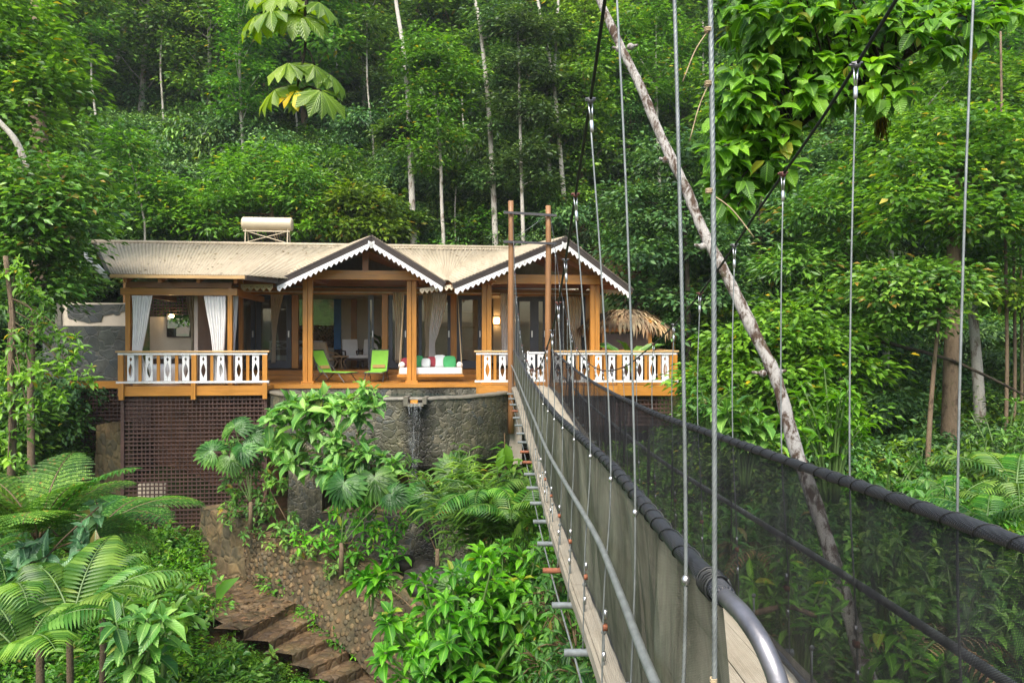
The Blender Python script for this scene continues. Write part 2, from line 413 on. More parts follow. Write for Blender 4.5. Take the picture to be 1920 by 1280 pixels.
for (xa, xb, y, v) in ((577, 792, 516, 1.5), (918, 1133, 524, 1.0)):
    a, c = hp(xa, y, v), hp(xb, y, v); z = (a.z+c.z)/2
    part('tie_beam', MB().box((a.x-.1, v-.09, z-.14), (c.x+.1, v+.09, z+.14)), M['wood_x'])
    for x in (a.x+.06, c.x-.06):
        part('beam_end', MB().box((x-.11, v-.55, z-.09), (x+.11, v+3.2, z+.13)), M['red_wood'])
    m = (a.x+c.x)/2
    part('king_post', MB().box((m-.09, v-.06, z+.14), (m+.09, v+.06, z+.75)), M['red_wood'])
    for s in (-1, 1):
        part('roof_brace', MB().bar((m+s*1.45, v+.02, z+.16), (m+s*.05, v+.02, z+.86), .1, .14), M['red_wood'])
# --- bath wing
post(241, .22, .13, zt=2.86); post(432, .22, .13, zt=2.86)
post(236, 3.6, .13, zt=3.4); post(452, 3.0, .13, zt=3.4)
a, c = hp(228, 545, .22), hp(446, 545, .22)
bath_beam = part('bath_beam', MB().box((a.x, .14, 2.59), (c.x, .30, 2.78)), M['wood_x'])
part('bath_beam', MB().box((a.x+.15, .12, 2.80), (c.x-.15, .32, 2.96)), M['red_wood'])
part('bath_beam', MB().box((a.x+.1, .32, 2.6), (a.x+.24, 3.6, 2.78)), M['wood_y'])
part('bath_beam', MB().box((c.x-.24, .32, 2.6), (c.x-.1, 3.6, 2.78)), M['wood_y'])
u0, u1 = hp(226, 720, 0).x, hp(500, 720, 0).x
part('bath_deck', MB().box((u0, .02, -.12), (u1, 4.2, 0)), M['deck'])
part('deck_beam', MB().box((u0, -.05, -.24), (u1, .02, .03)), M['wood_x'])
for px in (228, 363, 497):
    p = hp(px, 730, -.09); part('deck_post', MB().box((p.x-.06, -.13, -.34), (p.x+.06, -.052, .12)), M['wood_z'])
def lattice(x0, x1, z0, z1, v, name='lattice_skirt', step=.112, parent=None, w=.032, fr=None):
    o = MB(); n = int((x1-x0)/step)
    for i in range(n+1):
        x = x0+(x1-x0)*i/n+R.uniform(-.006,.006); dv = R.uniform(0,.004); k2 = R.uniform(-.006,.006)
        o.bar((x+k2, v+.01+dv, z0), (x-k2, v+.01+dv, z1), w*R.uniform(.85,1.1), .016, V(0,1,0))
    k = int((z1-z0)/step)
    for j in range(k+1):
        z = z0+(z1-z0)*j/k+R.uniform(-.006,.006); k2 = R.uniform(-.007,.007); o.bar((x0-.01, v-.011, z-k2), (x1+.01, v-.011, z+k2), .016, w*1.2*R.uniform(.85,1.1))
    return part(name, o, M['lattice'], parent)
lattice(u0+.08, u1-.02, -4.5, -.25, .06)
for xx in (u0, u1-.08): part('lattice_frame', MB().box((xx, .0, -4.6), (xx+.09, .10, -.245)), M['lattice'])
part('undercroft_wall', MB().box((u0+.05, .9, -4.6), (u0+.85, 1.1, -2.9)), M['plaster'])
part('undercroft_wall', MB().box((u0+.02, 2.3, -5.0), (u1, 2.5, -.3)), M['soil'])
# side wing under the grey stone shower wall
s0, s1 = hp(80, 706, 1.9).x, u0-.02
part('deck_beam', MB().box((s0, 1.82, -.14), (s1, 1.9, .08)), M['wood_x'])
part('shower_deck', MB().box((s0, 1.9, -.10), (s1, 4.3, .06)), M['deck'])
lattice(s0+.03, s1, -2.6, -.15, 1.92)
part('undercroft_wall', MB().box((s0, 3.0, -3.0), (s1, 3.2, -.2)), M['soil'])
# --- railings
def baluster_mesh(w=.185, h=.72, t=.028):
    mb = MB(); n = 28; rows = []
    for k in range(n+1):
        z = k/n
        if .10 < z < .70: s = (z-.10)/.6; g = .062*math.sin(PI*s)**1.15
        elif .75 < z < .93: s = abs((z-.84)/.09); g = .042*(1-s)
        else: g = 0
        rows.append((z*h, max(g, .0015)))
    for sgn in (-1, 1):
        vs = []
        for z, g in rows:
            xa, xb = sorted((sgn*w/2, sgn*g))
            vs += [(xa, -t/2, z), (xb, -t/2, z), (xb, t/2, z), (xa, t/2, z)]
        fs = [(4*i+j, 4*i+(j+1)%4, 4*i+4+(j+1)%4, 4*i+4+j) for i in range(n) for j in range(4)] + [(3,2,1,0), (4*n, 4*n+1, 4*n+2, 4*n+3)]
        mb.add(vs, fs)
    return mb.mesh('baluster', M['white'])
BAL = baluster_mesh()
STK = MB().box((-.04, -.02, 0), (.04, .02, .74)).mesh('stick', M['wood_z'])
def put(name, me, parent, loc, rz=0):
    o = link(name, me, parent); o.location = loc; o.rotation_euler = (0, 0, rz); return o
def railing(p, q, bal, stk, posts, capl=.06, pxmode=None):
    """p, q: local ends (deck level); bal/stk/posts: fractions along"""
    p, q = Vector(p), Vector(q); d = (q-p); L = d.length; rz = math.atan2(d.y, d.x); n = d/L
    r = part('railing', MB().bar(p+Z*.995-n*capl, q+Z*.995+n*capl, .14, .05), M['cap_wood']); bevel(r, .012)
    part('top_rail', MB().bar(p+Z*.93, q+Z*.93, .09, .05), M['white'], r)
    part('bottom_rail', MB().bar(p+Z*.14-n*.04, q+Z*.14+n*.04, .12, .055), M['white'], r)
    for f in bal: put('baluster', BAL, r, p+d*f+Z*.178, rz)
    for f in stk: put('stick', STK, r, p+d*f+Z*.168, rz)
    for f in posts: part('rail_post', MB().box((-.065, -.05, -.25), (.065, .05, .905)), M['wood_z'], r).location = p+d*f
    return r
P, Q = hp(222, 0, -.02), hp(502, 0, -.02); P.z = Q.z = 0
fr = lambda xs, x0, x1: [(x-x0)/(x1-x0) for x in xs]
railing(P, Q, fr((245, 279, 313, 347, 380, 413, 447, 479), 222, 502), fr((262, 296, 330, 396, 430, 464), 222, 502), fr((227, 363, 497), 222, 502))
DR = 19.62   # the right deck is square to the bridge
def rp(px, d=DR, z=0.): return wl((px-960)/F*d, d, z)
railing(rp(893), rp(953), fr((914, 942), 893, 953), fr((928,), 893, 953), fr((897,), 893, 953))
railing(rp(1040), rp(1268), fr((1046, 1070, 1095, 1122, 1147, 1174, 1199, 1223, 1247), 1040, 1268), fr((1058, 1083, 1109, 1135, 1187, 1211, 1236, 1258), 1040, 1268), fr((1161, 1265), 1040, 1268))
railing(rp(1268, 19.7), rp(1232, 23.4), [k/12 for k in range(1, 12)], [(k+.5)/12 for k in range(12)], [])
# --- decks, steps and floor
def wbox(mb, x0, y0, z0, x1, y1, z1):
    c = [wl(*p) for p in ((x0,y0,z0),(x1,y0,z0),(x1,y1,z0),(x0,y1,z0),(x0,y0,z1),(x1,y0,z1),(x1,y1,z1),(x0,y1,z1))]
    return mb.add(c, [(0,3,2,1),(4,5,6,7),(0,1,5,4),(1,2,6,5),(2,3,7,6),(3,0,4,7)])
X = lambda px, d=DR: (px-960)/F*d
part('arrival_deck', wbox(MB(), X(893), DR+.02, -.12, X(1266), 22.6, -.006), M['deck'])
part('deck_beam', wbox(MB(), X(893), DR-.05, -.27, X(955), DR+.019, .02), M['wood_x'])
part('deck_beam', wbox(MB(), X(1030), DR-.05, -.27, X(1266), DR+.019, .02), M['wood_x'])
b = MB(); xa, xb = X(1105), X(1262); st = .11
k = int((xb-xa)/st)
for i in range(k+1): x = xa+(xb-xa)*i/k; wbox(b, x-.017, DR+.1, -1.15, x+.017, DR+.116, -.275)
for j in range(8): z = -1.12+.118*j; wbox(b, xa, DR+.08, z-.02, xb, DR+.098, z+.02)
part('lattice_skirt', b, M['lattice'])
part('undercroft_wall', wbox(MB(), X(1050), 21.6, -1.6, X(1262), 21.8, -.15), M['soil'])
m0, m1 = hp(498, 720, .85).x, hp(1000, 720, .85).x
part('terrace_deck', MB().box((m0, .86, -.11), (m1, 3.42, -.003)), M['deck'])
part('deck_beam', MB().box((m0, .80, -.115), (m1, .858, .0)), M['wood_x'])
w0, w1 = hp(437, 690, 4.1).x, hp(1122, 690, 4.1).x
part('step', MB().box((w0, 3.42, -.1), (w1, 3.82, .15)), M['deck'])
part('floor_slab', MB().box((w0, 3.82, -.1), (w1, 7.9, .30)), M['deck'])
part('ceiling', MB().box((w0, 3.95, 2.95), (w1, 7.7, 3.0)), M['cream'])
# --- front wall of the rooms: header, studs, slate-framed glass doors
def glassmat():
    t = NT('door glass'); lw = t.n('ShaderNodeLayerWeight'); lw.inputs['Blend'].default_value = .18
    gl = t.n('ShaderNodeBsdfGlossy'); gl.inputs['Roughness'].default_value = .03; gl.inputs['Color'].default_value = (.9,.95,.95,1)
    tr = t.n('ShaderNodeBsdfTransparent'); tr.inputs['Color'].default_value = (.8,.84,.83,1)
    mx = t.n('ShaderNodeMixShader'); t.l(t.math('MAXIMUM', lw.outputs['Fresnel'], .07), mx.inputs[0])
    t.l(tr.outputs[0], mx.inputs[1]); t.l(gl.outputs[0], mx.inputs[2]); t.l(mx.outputs[0], t.out.inputs['Surface']); return t.m
M['glass'] = glassmat()
FV = 4.1
part('header_beam', hbox(MB(), 437, 1122, 541, 553, FV-.06, FV+.1), M['wood_x'])
part('header_beam', hbox(MB(), 437, 1122, 520, 538, FV-.02, FV+.1), M['red_wood'])
for x0, x1 in ((547, 559), (716, 727), (845, 856), (1098, 1122)):
    part('wall_stud', hbox(MB(), x0, x1, 553, 690, FV-.08, FV+.09), M['wood_z'])
def glazed_door(x0, x1, st=7, v=FV, y0=553, y1=690, bot=14, top=9):
    o = MB()
    hbox(o, x0, x0+st, y0, y1, v, v+.07); hbox(o, x1-st, x1, y0, y1, v, v+.07)
    hbox(o, x0+st, x1-st, y0, y0+top, v, v+.068); hbox(o, x0+st, x1-st, y1-bot, y1, v, v+.068)
    d = part('glazed_door', o, M['slate_paint'])
    part('pane', hbox(MB(), x0+st-.5, x1-st+.5, y0+top-.5, y1-bot+.5, v+.03, v+.04), M['glass'], d)
    part('door_handle', hbox(MB(), x1-st*.7, x1-st*.4, 620, 632, v-.05, v-.001), M['steel_bright'], d)
    return d
glazed_door(438, 478, 8); glazed_door(480, 546, 9, FV+.09)
glazed_door(690, 701, 4, FV-.35); glazed_door(729, 764, 7)
glazed_door(785, 845, 6); glazed_door(857, 905, 9, FV+.0)
for x0, x1 in ((966, 1002), (1002, 1026), (1050, 1098)): glazed_door(x0, x1, 8, FV-.1, 556, 690)
part('front_wall', hbox(MB(), 925, 966, 690-135, 690, FV+2.2, FV+2.3), M['plaster'])
part('front_wall', hbox(MB(), 1122, 1128, 553, 690, FV-.08, FV+.09), M['wood_z'])
part('wall_shelf', hbox(MB(), 815, 842, 583, 586, FV+2.6, FV+2.95), M['cream'])
part('wall_shelf', hbox(MB(), 815, 842, 612, 615, FV+2.6, FV+2.95), M['cream'])
part('wall_shelf', hbox(MB(), 865, 890, 583, 586, FV+2.6, FV+2.95), M['cream'])
part('wall_shelf', hbox(MB(), 865, 890, 612, 615, FV+2.6, FV+2.95), M['cream'])
BV = 7.6
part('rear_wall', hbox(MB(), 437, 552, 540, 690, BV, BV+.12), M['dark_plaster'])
part('rear_wall', hbox(MB(), 640, 762, 540, 690, BV, BV+.12), M['plaster'])
part('rear_wall', hbox(MB(), 762, 1122, 540, 690, BV-.6, BV-.48), M['plaster'])
part('rear_wall', hbox(MB(), 552, 640, 541, 551, BV, BV+.12), M['plaster'])
part('rear_wall', hbox(MB(), 552, 626, 652, 690, BV, BV+.12), M['plaster'])
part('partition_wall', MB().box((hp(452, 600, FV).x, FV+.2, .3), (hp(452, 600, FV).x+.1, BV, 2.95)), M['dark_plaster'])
part('partition_wall', MB().box((hp(768, 600, FV).x, FV+.2, .3), (hp(768, 600, FV).x+.1, BV-.6, 2.95)), M['plaster'])
part('partition_wall', MB().box((w1-.1, FV+.1, .3), (w1, BV-.6, 2.95)), M['plaster'])
part('wall_stud', hbox(MB(), 658, 669, 540, 690, BV-.06, BV-.002), M['wood_z'])
rf = part('opening_frame', hbox(hbox(MB(), 626, 639, 553, 655, BV-.1, BV-.003), 556, 626, 551, 557, BV-.1, BV-.003), M['blue_paint'])
# bath wing back wall with a lattice transom
part('bath_wall', hbox(MB(), 281, 366, 594, 700, 3.9, 4.0), M['plaster'])
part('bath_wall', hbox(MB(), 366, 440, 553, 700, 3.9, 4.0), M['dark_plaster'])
q0, q1 = hp(281, 594, 3.9), hp(366, 560, 3.9)
lattice(q0.x, q1.x, q0.z, q1.z+.1, 3.92, 'transom_lattice', .1)
part('bath_wall', MB().box((q1.x+1.1, .6, 0), (q1.x+1.2, 3.9, 2.6)), M['dark_plaster'])
# ------------------------------------------------------------------ things in and on the villa
def curtain(rows, v, mat, label, group='white curtains tied back in the bath bay', nf=7, amp=.035, name='curtain'):
    """rows: (py, px_left, px_right) from the rod down"""
    tab = [(k, *[hp(x, y, v).x for x in (xl, xr)], hp((xl+xr)/2, y, v).z) for k, (y, xl, xr) in enumerate(rows)]
    K = len(rows)-1; ph = R.random()*6
    def fn(i, j):
        a, c, z = interp(tab, j*K); w = c-a
        return Vector((a+w*i + .01*math.sin(9*j+ph), v + amp*math.sin(2*PI*nf*i+ph+.8*math.sin(3*j)) + .012*math.sin(17*i+5*j), z))
    o = MB().grid(fn, nf*10, 26).build(name, M[mat], None, True); o.matrix_world = HM
    solid(o, .006); tag(o, label, 'curtain', group); return o
curtain([(554, 248, 287), (580, 248, 281), (620, 248, 274), (652, 248, 268), (664, 249, 266), (690, 246, 274), (720, 243, 278)], .12, 'cloth_white', 'white curtain tied to the corner post at the railing end nearest the stone wall')
curtain([(555, 382, 423), (590, 387, 423), (625, 394, 422), (652, 398, 421), (664, 399, 419), (690, 398, 423), (720, 394, 426)], .12, 'cloth_white', 'white curtain gathered against the bath bay post beside the glass doors')
curtain([(549, 437, 448), (600, 433, 445), (650, 430, 440), (690, 431, 442), (722, 432, 444)], .5, 'cloth_white', 'narrow white curtain hanging just outside the bath bay post', nf=4)
curtain([(556, 350, 380), (600, 356, 379), (640, 359, 374), (658, 360, 370), (712, 358, 372)], 3.3, 'cloth_cream', 'beige curtain hanging inside the bath bay before the mirror wall', nf=5)
curtain([(548, 506, 532), (580, 508, 525), (620, 510, 518), (645, 510, 516), (680, 509, 517)], FV+.02, 'cloth_cream', 'cream curtain drawn aside behind the glass door next to the bath bay', 'cream curtains behind the glass doors', 5)
curtain([(548, 736, 756), (580, 739, 757), (610, 741, 755), (680, 742, 753)], FV-.16, 'cloth_cream', 'cream curtain behind the dark door between the lime lounger and swing bed', 'cream curtains behind the glass doors', 4)
curtain([(549, 792, 820), (590, 795, 815), (625, 797, 810), (645, 798, 807), (670, 796, 808)], FV-.16, 'cloth_cream', 'cream half of the curtain pair above the swing bed', 'cream curtains behind the glass doors', 6)
curtain([(549, 812, 838), (590, 808, 832), (625, 805, 822), (645, 804, 815), (672, 804, 818)], FV-.24, 'cloth_white', 'white half of the curtain pair above the swing bed', None, 6)
curtain([(550, 938, 958), (590, 939, 956), (650, 940, 954), (685, 939, 956)], FV-.2, 'cloth_white', 'white curtain beside the lit bedroom wall lamp', None, 4)
curtain([(556, 1058, 1090), (600, 1066, 1090), (640, 1075, 1090), (688, 1079, 1091)], FV-.3, 'cloth_cream', 'pale curtain behind the door at the arrival deck end', None, 5)
# bath bay
t = hthing('bathtub', 'white freestanding bathtub standing behind the bath bay railing', 'bathtub', 316, 715, 1.5, z=0)
def tubfn(u, j):
    th = 2*PI*u
    prof = [(.30, 0), (.36, .08), (.40, .35), (.44, .58), (.41, .60), (.36, .5), (.30, .15), (.02, .12)]
    r, z = prof[round(j*7)]; return Vector((r*1.35*math.cos(th), r*.85*math.sin(th), z))
MB().grid(tubfn, 28, 8, True).build('basin', M['porcelain'], t, True)
MB().tube([(.42,.3,0),(.42,.3,.8),(.36,.2,.9),(.3,.1,.86)], .014, 8).build('tap', M['steel_bright'], t, True)
t = hthing('vanity', 'dark wood vanity below the mirror in the bath bay', 'vanity', 338, 700, 3.5, z=0)
MB().box((-.75,-.25,0),(.75,.3,.72)).build('cabinet', M['dark_wood'], t)
MB().box((-.8,-.28,.721),(.8,.33,.77)).build('countertop', M['cloth_grey'], t)
MB().tube([(.1,-.05,.77),(.1,-.05,.93)],[.05,.05],10).build('jar', M['porcelain'], t, True)
MIR = NT('mirror glass').set((.75,.8,.78), .02, 1.)
p = hp(337, 632, 3.86); t = hthing('mirror', 'rectangular wall mirror reflecting green trees in the bath bay', 'mirror', 337, 632, 3.84)
MB().box((-.42,0,0),(.42,.03,.78)).build('frame', M['dark_wood'], t)
MB().box((-.39,-.004,.03),(.39,-.001,.75)).build('mirror_glass', MIR, t)
LAMP = emit('lit bulb', (1., .66, .28), 55.)
LAMP2 = emit('lit lamp shade', (1., .60, .24), 14.)
t = hthing('pendant_lamp', 'glowing pendant bulb hanging before the bath mirror', 'lamp', 320, 592, 3.76)
MB().tube([(0,0,.1),(0,0,1.0)], .008, 6).build('cord', M['wire_black'], t)
MB().tube([(0,0,.04),(0,0,.1)], .03, 8).build('socket', M['dark_metal'], t)
MB().ball((0,0,0),.042,.042,.048).build('bulb', LAMP, t, True)
t = hthing('wall_lamp', 'lit square wall lamp glowing on the bedroom wall', 'lamp', 931, 601, FV+2.14)
MB().box((-.14,0,-.15),(.14,.03,.15)).build('back_plate', M['wicker'], t)
MB().box((-.09,-.09,-.11),(.09,-.001,.11)).build('lamp_shade', LAMP2, t)
t = hthing('wall_art', 'dark framed picture seen through the glass door by the bath bay', 'picture', 464, 605, FV+1.0)
MB().box((-.22,0,-.5),(.22,.03,.45)).build('frame', M['red_wood'], t)
MB().box((-.17,-.012,-.45),(.17,-.001,.4)).build('canvas', M['dark_wood'], t)
# terrace furniture
def lounger(label, px, py, v, rz):
    t = hthing('sun_lounger', label, 'sun lounger', px, py, v, rz, 'lime green sun loungers on the terrace', z=0)
    s = MB().box((.0,-.27,.30),(1.05,.27,.325)).build('seat', M['cloth_lime'], t)
    MB().bar((-.01,0,.31),(-.36,0,.98), .54, .025, V(0,1,0).cross(V(-.35,0,.67))).build('backrest', M['cloth_lime'], t)
    MB().bar((-.05,-.0,.40),(-.09,0,.50), .40, .10, V(.9,0,.4)).build('neck_cushion', M['cloth_tan'], t)
    f = MB()
    for y in (-.29, .29):
        f.tube([(-.37,y,1.0),(0,y,.30),(1.07,y,.30)], .016, 6)
    f.tube([(-.37,-.29,1.),(-.37,.29,1.)], .016, 6); f.tube([(1.07,-.29,.3),(1.07,.29,.3)], .016, 6)
    f.build('frame', M['dark_metal'], t)
    for y in (-.29, .29):
        MB().tube([(.12,y,.3),(-.2,y,.02)], .014, 6).build('leg', M['dark_metal'], t)
        MB().tube([(.75,y,.3),(1.0,y,.02)], .014, 6).build('leg', M['dark_metal'], t)
        MB().tube([(-.22,y,.68),(.35,y,.14)], .012, 6).build('brace', M['dark_metal'], t)
    return t
lounger('lime green sun lounger turned side on beside the gable post', 611, 708, 2.2, math.radians(-33))
lounger('lime green sun lounger facing the pool beside the swing bed', 710, 705, 2.7, math.radians(-94))
t = hthing('swing_bed', 'white swing daybed hung on ropes under the valley of the gables', 'daybed', 808, 706, 2.1, 0, z=.16)
MB().box((-1.05,-.4,0),(1.05,.4,.07)).build('frame', M['wood_x'], t)
bevel(MB().box((-1.0,-.37,.072),(1.0,.37,.29)).build('mattress', M['cloth_white'], t), .05, 3)
for s in (-1, 1):
    MB().tube([(s*.92,-.34,.37),(s*.92,.34,.37)], .095, 14).build('bolster', M['cloth_white'], t, True)
    for y in (-.38, .38):
        MB().tube([(s*1.0,y,.05),(s*.86,y*.15,2.62)], .011, 6).build('hanging_rope', M['rope'], t)
def cushion(par, mat, label, x, y, z, w, rz, tilt=-.35, group='cushions on the swing daybed'):
    o = MB().ball((0,0,0), w/2, .075, w/2, 20, 12, .55).build('cushion', M[mat], None, True)
    w4 = par.matrix_basis @ Matrix.Translation((x, y, z)); o.matrix_world = w4 @ Matrix.Rotation(rz, 4, 'Z') @ Matrix.Rotation(tilt, 4, 'X')
    return tag(o, label, 'cushion', group)
cushion(t, 'cloth_red', 'dark red round bolster cushion at the post end of the swing bed', -.80, .22, .42, .34, .3)
cushion(t, 'cloth_green', 'green cushion beside the gable post on the swing bed', -.42, .16, .47, .40, .25)
cushion(t, 'cloth_grey', 'small grey cushion leaning on the green one by the gable post', -.16, .04, .43, .30, -.2)
cushion(t, 'cloth_red', 'red cushion in the middle of the swing bed', .04, .2, .46, .34, .1)
cushion(t, 'cloth_grey', 'large grey cushion in front of the white curtain on the swing bed', .28, .2, .48, .42, -.15)
cushion(t, 'cloth_green', 'wide green cushion at the rope end of the swing bed', .60, .02, .45, .42, .05)
def armchair(label, px, v, rz):
    t = hthing('armchair', label, 'armchair', px, 680, v, rz, 'white cushioned armchairs in the living room', z=.305)
    bevel(MB().box((-.3,-.3,.36),(.3,.28,.48)).build('seat_cushion', M['cloth_white'], t), .03)
    bevel(MB().bar((0,.27,.46),(0,.42,1.05), .58, .12, V(0,1,-.2)).build('back_cushion', M['cloth_white'], t), .03)
    MB().box((-.33,-.33,.28),(.33,.34,.355)).build('seat_frame', M['dark_wood'], t)
    for x in (-.32, .32):
        MB().tube([(x,-.34,.62),(x,.3,.64),(x,.38,.7)], .025, 6).build('armrest', M['dark_wood'], t)
        MB().tube([(x,-.33,.62),(x*.9,-.25,.3),(x,-.33,0)], .028, 6).build('leg', M['dark_wood'], t)
        MB().tube([(x,.3,.64),(x*.9,.26,.3),(x,.34,0)], .028, 6).build('leg', M['dark_wood'], t)
armchair('white armchair with dark legs in front of the bare stud', 660, 5.6, .35)
armchair('white armchair half behind the folded slate door', 690, 5.6, -.25)
t = hthing('cane_chair', 'low cane lounge chair in front of the woodpile opening', 'chair', 615, 680, 5.2, math.radians(150), z=.305)
for x in (-.3, .3):
    MB().tube([(x,-.35,0),(x,-.38,.4),(x,-.1,.55),(x,.35,.6),(x,.5,.95)], .028, 8).build('side_frame', M['wicker'], t, True)
    MB().tube([(x,.4,0),(x,.3,.3),(x,-.35,.38)], .025, 8).build('leg', M['wicker'], t, True)
MB().bar((0,-.34,.42),(0,.28,.34), .56, .09).build('seat_cushion', M['cloth_cream'], t)
MB().bar((0,.28,.36),(0,.5,.95), .56, .08, V(0,1,-.3)).build('back_cushion', M['cloth_cream'], t)
t = hthing('side_table', 'round cane side table between the cane chair and armchairs', 'table', 638, 680, 5.0, z=.305)
MB().tube([(0,0,.42),(0,0,.46)], .3, 18).build('tabletop', M['wicker'], t)
for k in range(4):
    a = k*PI/2+.4; MB().tube([(.26*math.cos(a),.26*math.sin(a),0),(.1*math.cos(a),.1*math.sin(a),.25),(.24*math.cos(a),.24*math.sin(a),.42)], .02, 6).build('leg', M['wicker'], t, True)
t = hthing('sofa', 'pale openwork bench sofa inside behind the first gable post', 'sofa', 552, 680, 6.6, z=.305)
o = MB()
for k in range(4):
    x = -.95+k*.63; o.box((x-.03,.25,.45),(x+.03,.3,.95))
o.box((-1.0,.245,.95),(1.0,.305,1.0)).box((-1.0,.246,.68),(1.0,.304,.72))
for k in range(3):
    x = -.64+k*.63
    for s in (-1,1): o.bar((x-.28,.275,.72),(x+.28,.275,.95) if s>0 else (x+.28,.275,.721), .03,.03) if s>0 else o.bar((x-.28,.272,.95),(x+.28,.272,.72), .03,.03)
o.build('backrest', M['cloth_white'], t)
MB().box((-1.,-.35,.28),(1.,.24,.45)).build('seat_cushion', M['cloth_white'], t)
for x in (-.95,.95):
    for y in (-.3,.2): MB().box((x-.03,y-.03,0),(x+.03,y+.03,.28)).build('leg', M['dark_wood'], t)
t = hthing('indoor_plant', 'dark leaved house plant standing beside the slate doors', 'plant', 712, 680, 5.2, z=.305)
MB().tube([(0,0,0),(0,0,.32)], [.14,.2], 14).build('pot', M['cream'], t)
INDOOR = t
# bed in the bedroom
t = hthing('bed', 'white made bed seen through the bedroom doors', 'bed', 985, 680, 6.0, z=.305)
bevel(MB().box((-1.0,-.8,.2),(1.0,.8,.55)).build('mattress', M['cloth_white'], t), .05, 3)
MB().box((-1.05,-.85,0),(1.05,.85,.2)).build('bed_base', M['dark_wood'], t)
# beyond the back opening: woodpile against the cut bank
t = empty('woodpile', 'stack of split firewood seen through the blue-framed opening', 'woodpile', HM @ Vector((hp(600, 600, 8.0).x, 8.3, .25)), YAW)
o = MB()
for j in range(17):
    for i in range(44):
        x = -2.4+i*.112+(j%2)*.055+R.uniform(-.02,.02); z = .07+j*.098+R.uniform(-.015,.015); r = R.uniform(.04,.062)
        y0 = R.uniform(-.06,.06); o.tube([(x,y0,z),(x+R.uniform(-.03,.03),.45,z)], r, R.choice((5,6,7)))
o.build('split_log', plain('split firewood', (.30, .18, .09), .85, var=.55, scale=9), t)
o = MB()
for j in range(6): o.box((-2.45,.05,.2+.28*j),(-2.40,.1,.25+.28*j))
# solar heater on the roof
t = empty('solar_water_heater', 'cream solar water tank on a frame above the roof ridge', 'water heater', HM @ Vector((hp(507, 460, 5.3).x, 4.9, 4.66)), YAW)
L = 1.72
def tk(u, j):
    prof = [(0,-L/2),(.2,-L/2),(.235,-L/2+.03),(.24,-L/2+.06),(.24,L/2-.06),(.235,L/2-.03),(.2,L/2),(0,L/2)]
    r, x = prof[round(j*7)]; return Vector((x, r*math.cos(2*PI*u), .77+r*math.sin(2*PI*u)))
MB().grid(tk, 32, 8, True).build('tank', M['tank'], t, True)
for x in (-.72,.72):
    MB().tube([(x,-.2,0),(x,-.12,.6)], .022, 6).build('leg', M['tank'], t)
    MB().tube([(x,.3,0),(x,.12,.6)], .022, 6).build('leg', M['tank'], t)
MB().tube([(-.72,-.2,.08),(.72,-.13,.5)], .015, 6).tube([(.72,-.2,.08),(-.72,-.13,.5)], .015, 6).build('brace', M['tank'], t)
MB().bar((-.8,-.15,.5),(.8,-.15,.5),.03,.04).bar((-.8,-.21,.05),(.8,-.21,.05),.03,.04).build('crossbar', M['tank'], t)
o = MB()
for k in range(16): x=-.68+k*.09; o.tube([(x,0,.55),(x,.75,.05)], .028, 6)
o.build('collector_tube', M['dark_metal'], t)
# thatched shelter at the far end of the deck
t = empty('thatched_shelter', 'small timber shelter with a drooping palm thatch roof beyond the deck', 'shelter', at(1195, 655, 23.2))
g = t.location.copy()
def rel(px, py, d): return at(px, py, d) - g
for px, d in ((1132, 23.0), (1218, 23.0), (1262, 25.0), (1140, 25.2)):
    p = rel(px, 640, d); MB().box((p.x-.06,p.y-.06,-1.2),(p.x+.06,p.y+.06,.98 if d < 24 else .3)).build('post', M['wood_z'], t)
p, q = rel(1128, 652, 22.95), rel(1222, 652, 22.95)
MB().box((p.x,p.y,-.9),(q.x,p.y+.06,.55)).build('wall_panel', M['dark_wood'], t)
MB().box((p.x-.02,p.y-.04,.60),(q.x+.02,p.y+.08,.72)).build('beam', M['wood_x'], t)
MB().box((p.x-.02,p.y-.05,-.08),(q.x+.02,p.y-.002,.0)).build('beam', M['wood_x'], t)
ap = rel(1165, 578, 24.0)
ths = []
TH = leafmat('dry palm thatch', (.15,.085,.06), (.28,.185,.125), (.37,.28,.19), .8, .1, .2, hv=.05)
P_,D_,N_,L_,W_ = [],[],[],[],[]
for k in range(1500):
    a = RN.uniform(0, 2*PI); s = RN.uniform(.1, 1)
    rx, ry = 1.5, 1.3
    x, y = ap.x+.18+rx*s*math.cos(a), ap.y+ry*s*math.sin(a)
    z = ap.z - .06 - .50*s**1.4 - .16*max(0, math.cos(a))*s + RN.uniform(-.03,.04)
    d = np.array([math.cos(a)*rx, math.sin(a)*ry, -.30-1.1*s**3]); d += RN.normal(0,.25,3)
    P_.append((x,y,z)); D_.append(d); N_.append((math.cos(a)*.5, math.sin(a)*.5, 1)); L_.append(RN.uniform(.32,.6)); W_.append(RN.uniform(.05,.11))
THATCH = (P_,D_,N_,L_,W_,TH,t)
mb = MB()
def thf(u, j):
    s = j; a = 2*PI*u; return Vector((ap.x+.18+1.45*s*math.cos(a), ap.y+1.3*s*math.sin(a), ap.z-.11-.50*s**1.4-.16*max(0,math.cos(a))*s))
mb.grid(thf, 24, 8, True).build('thatch_bed', M['wicker'], t, True)
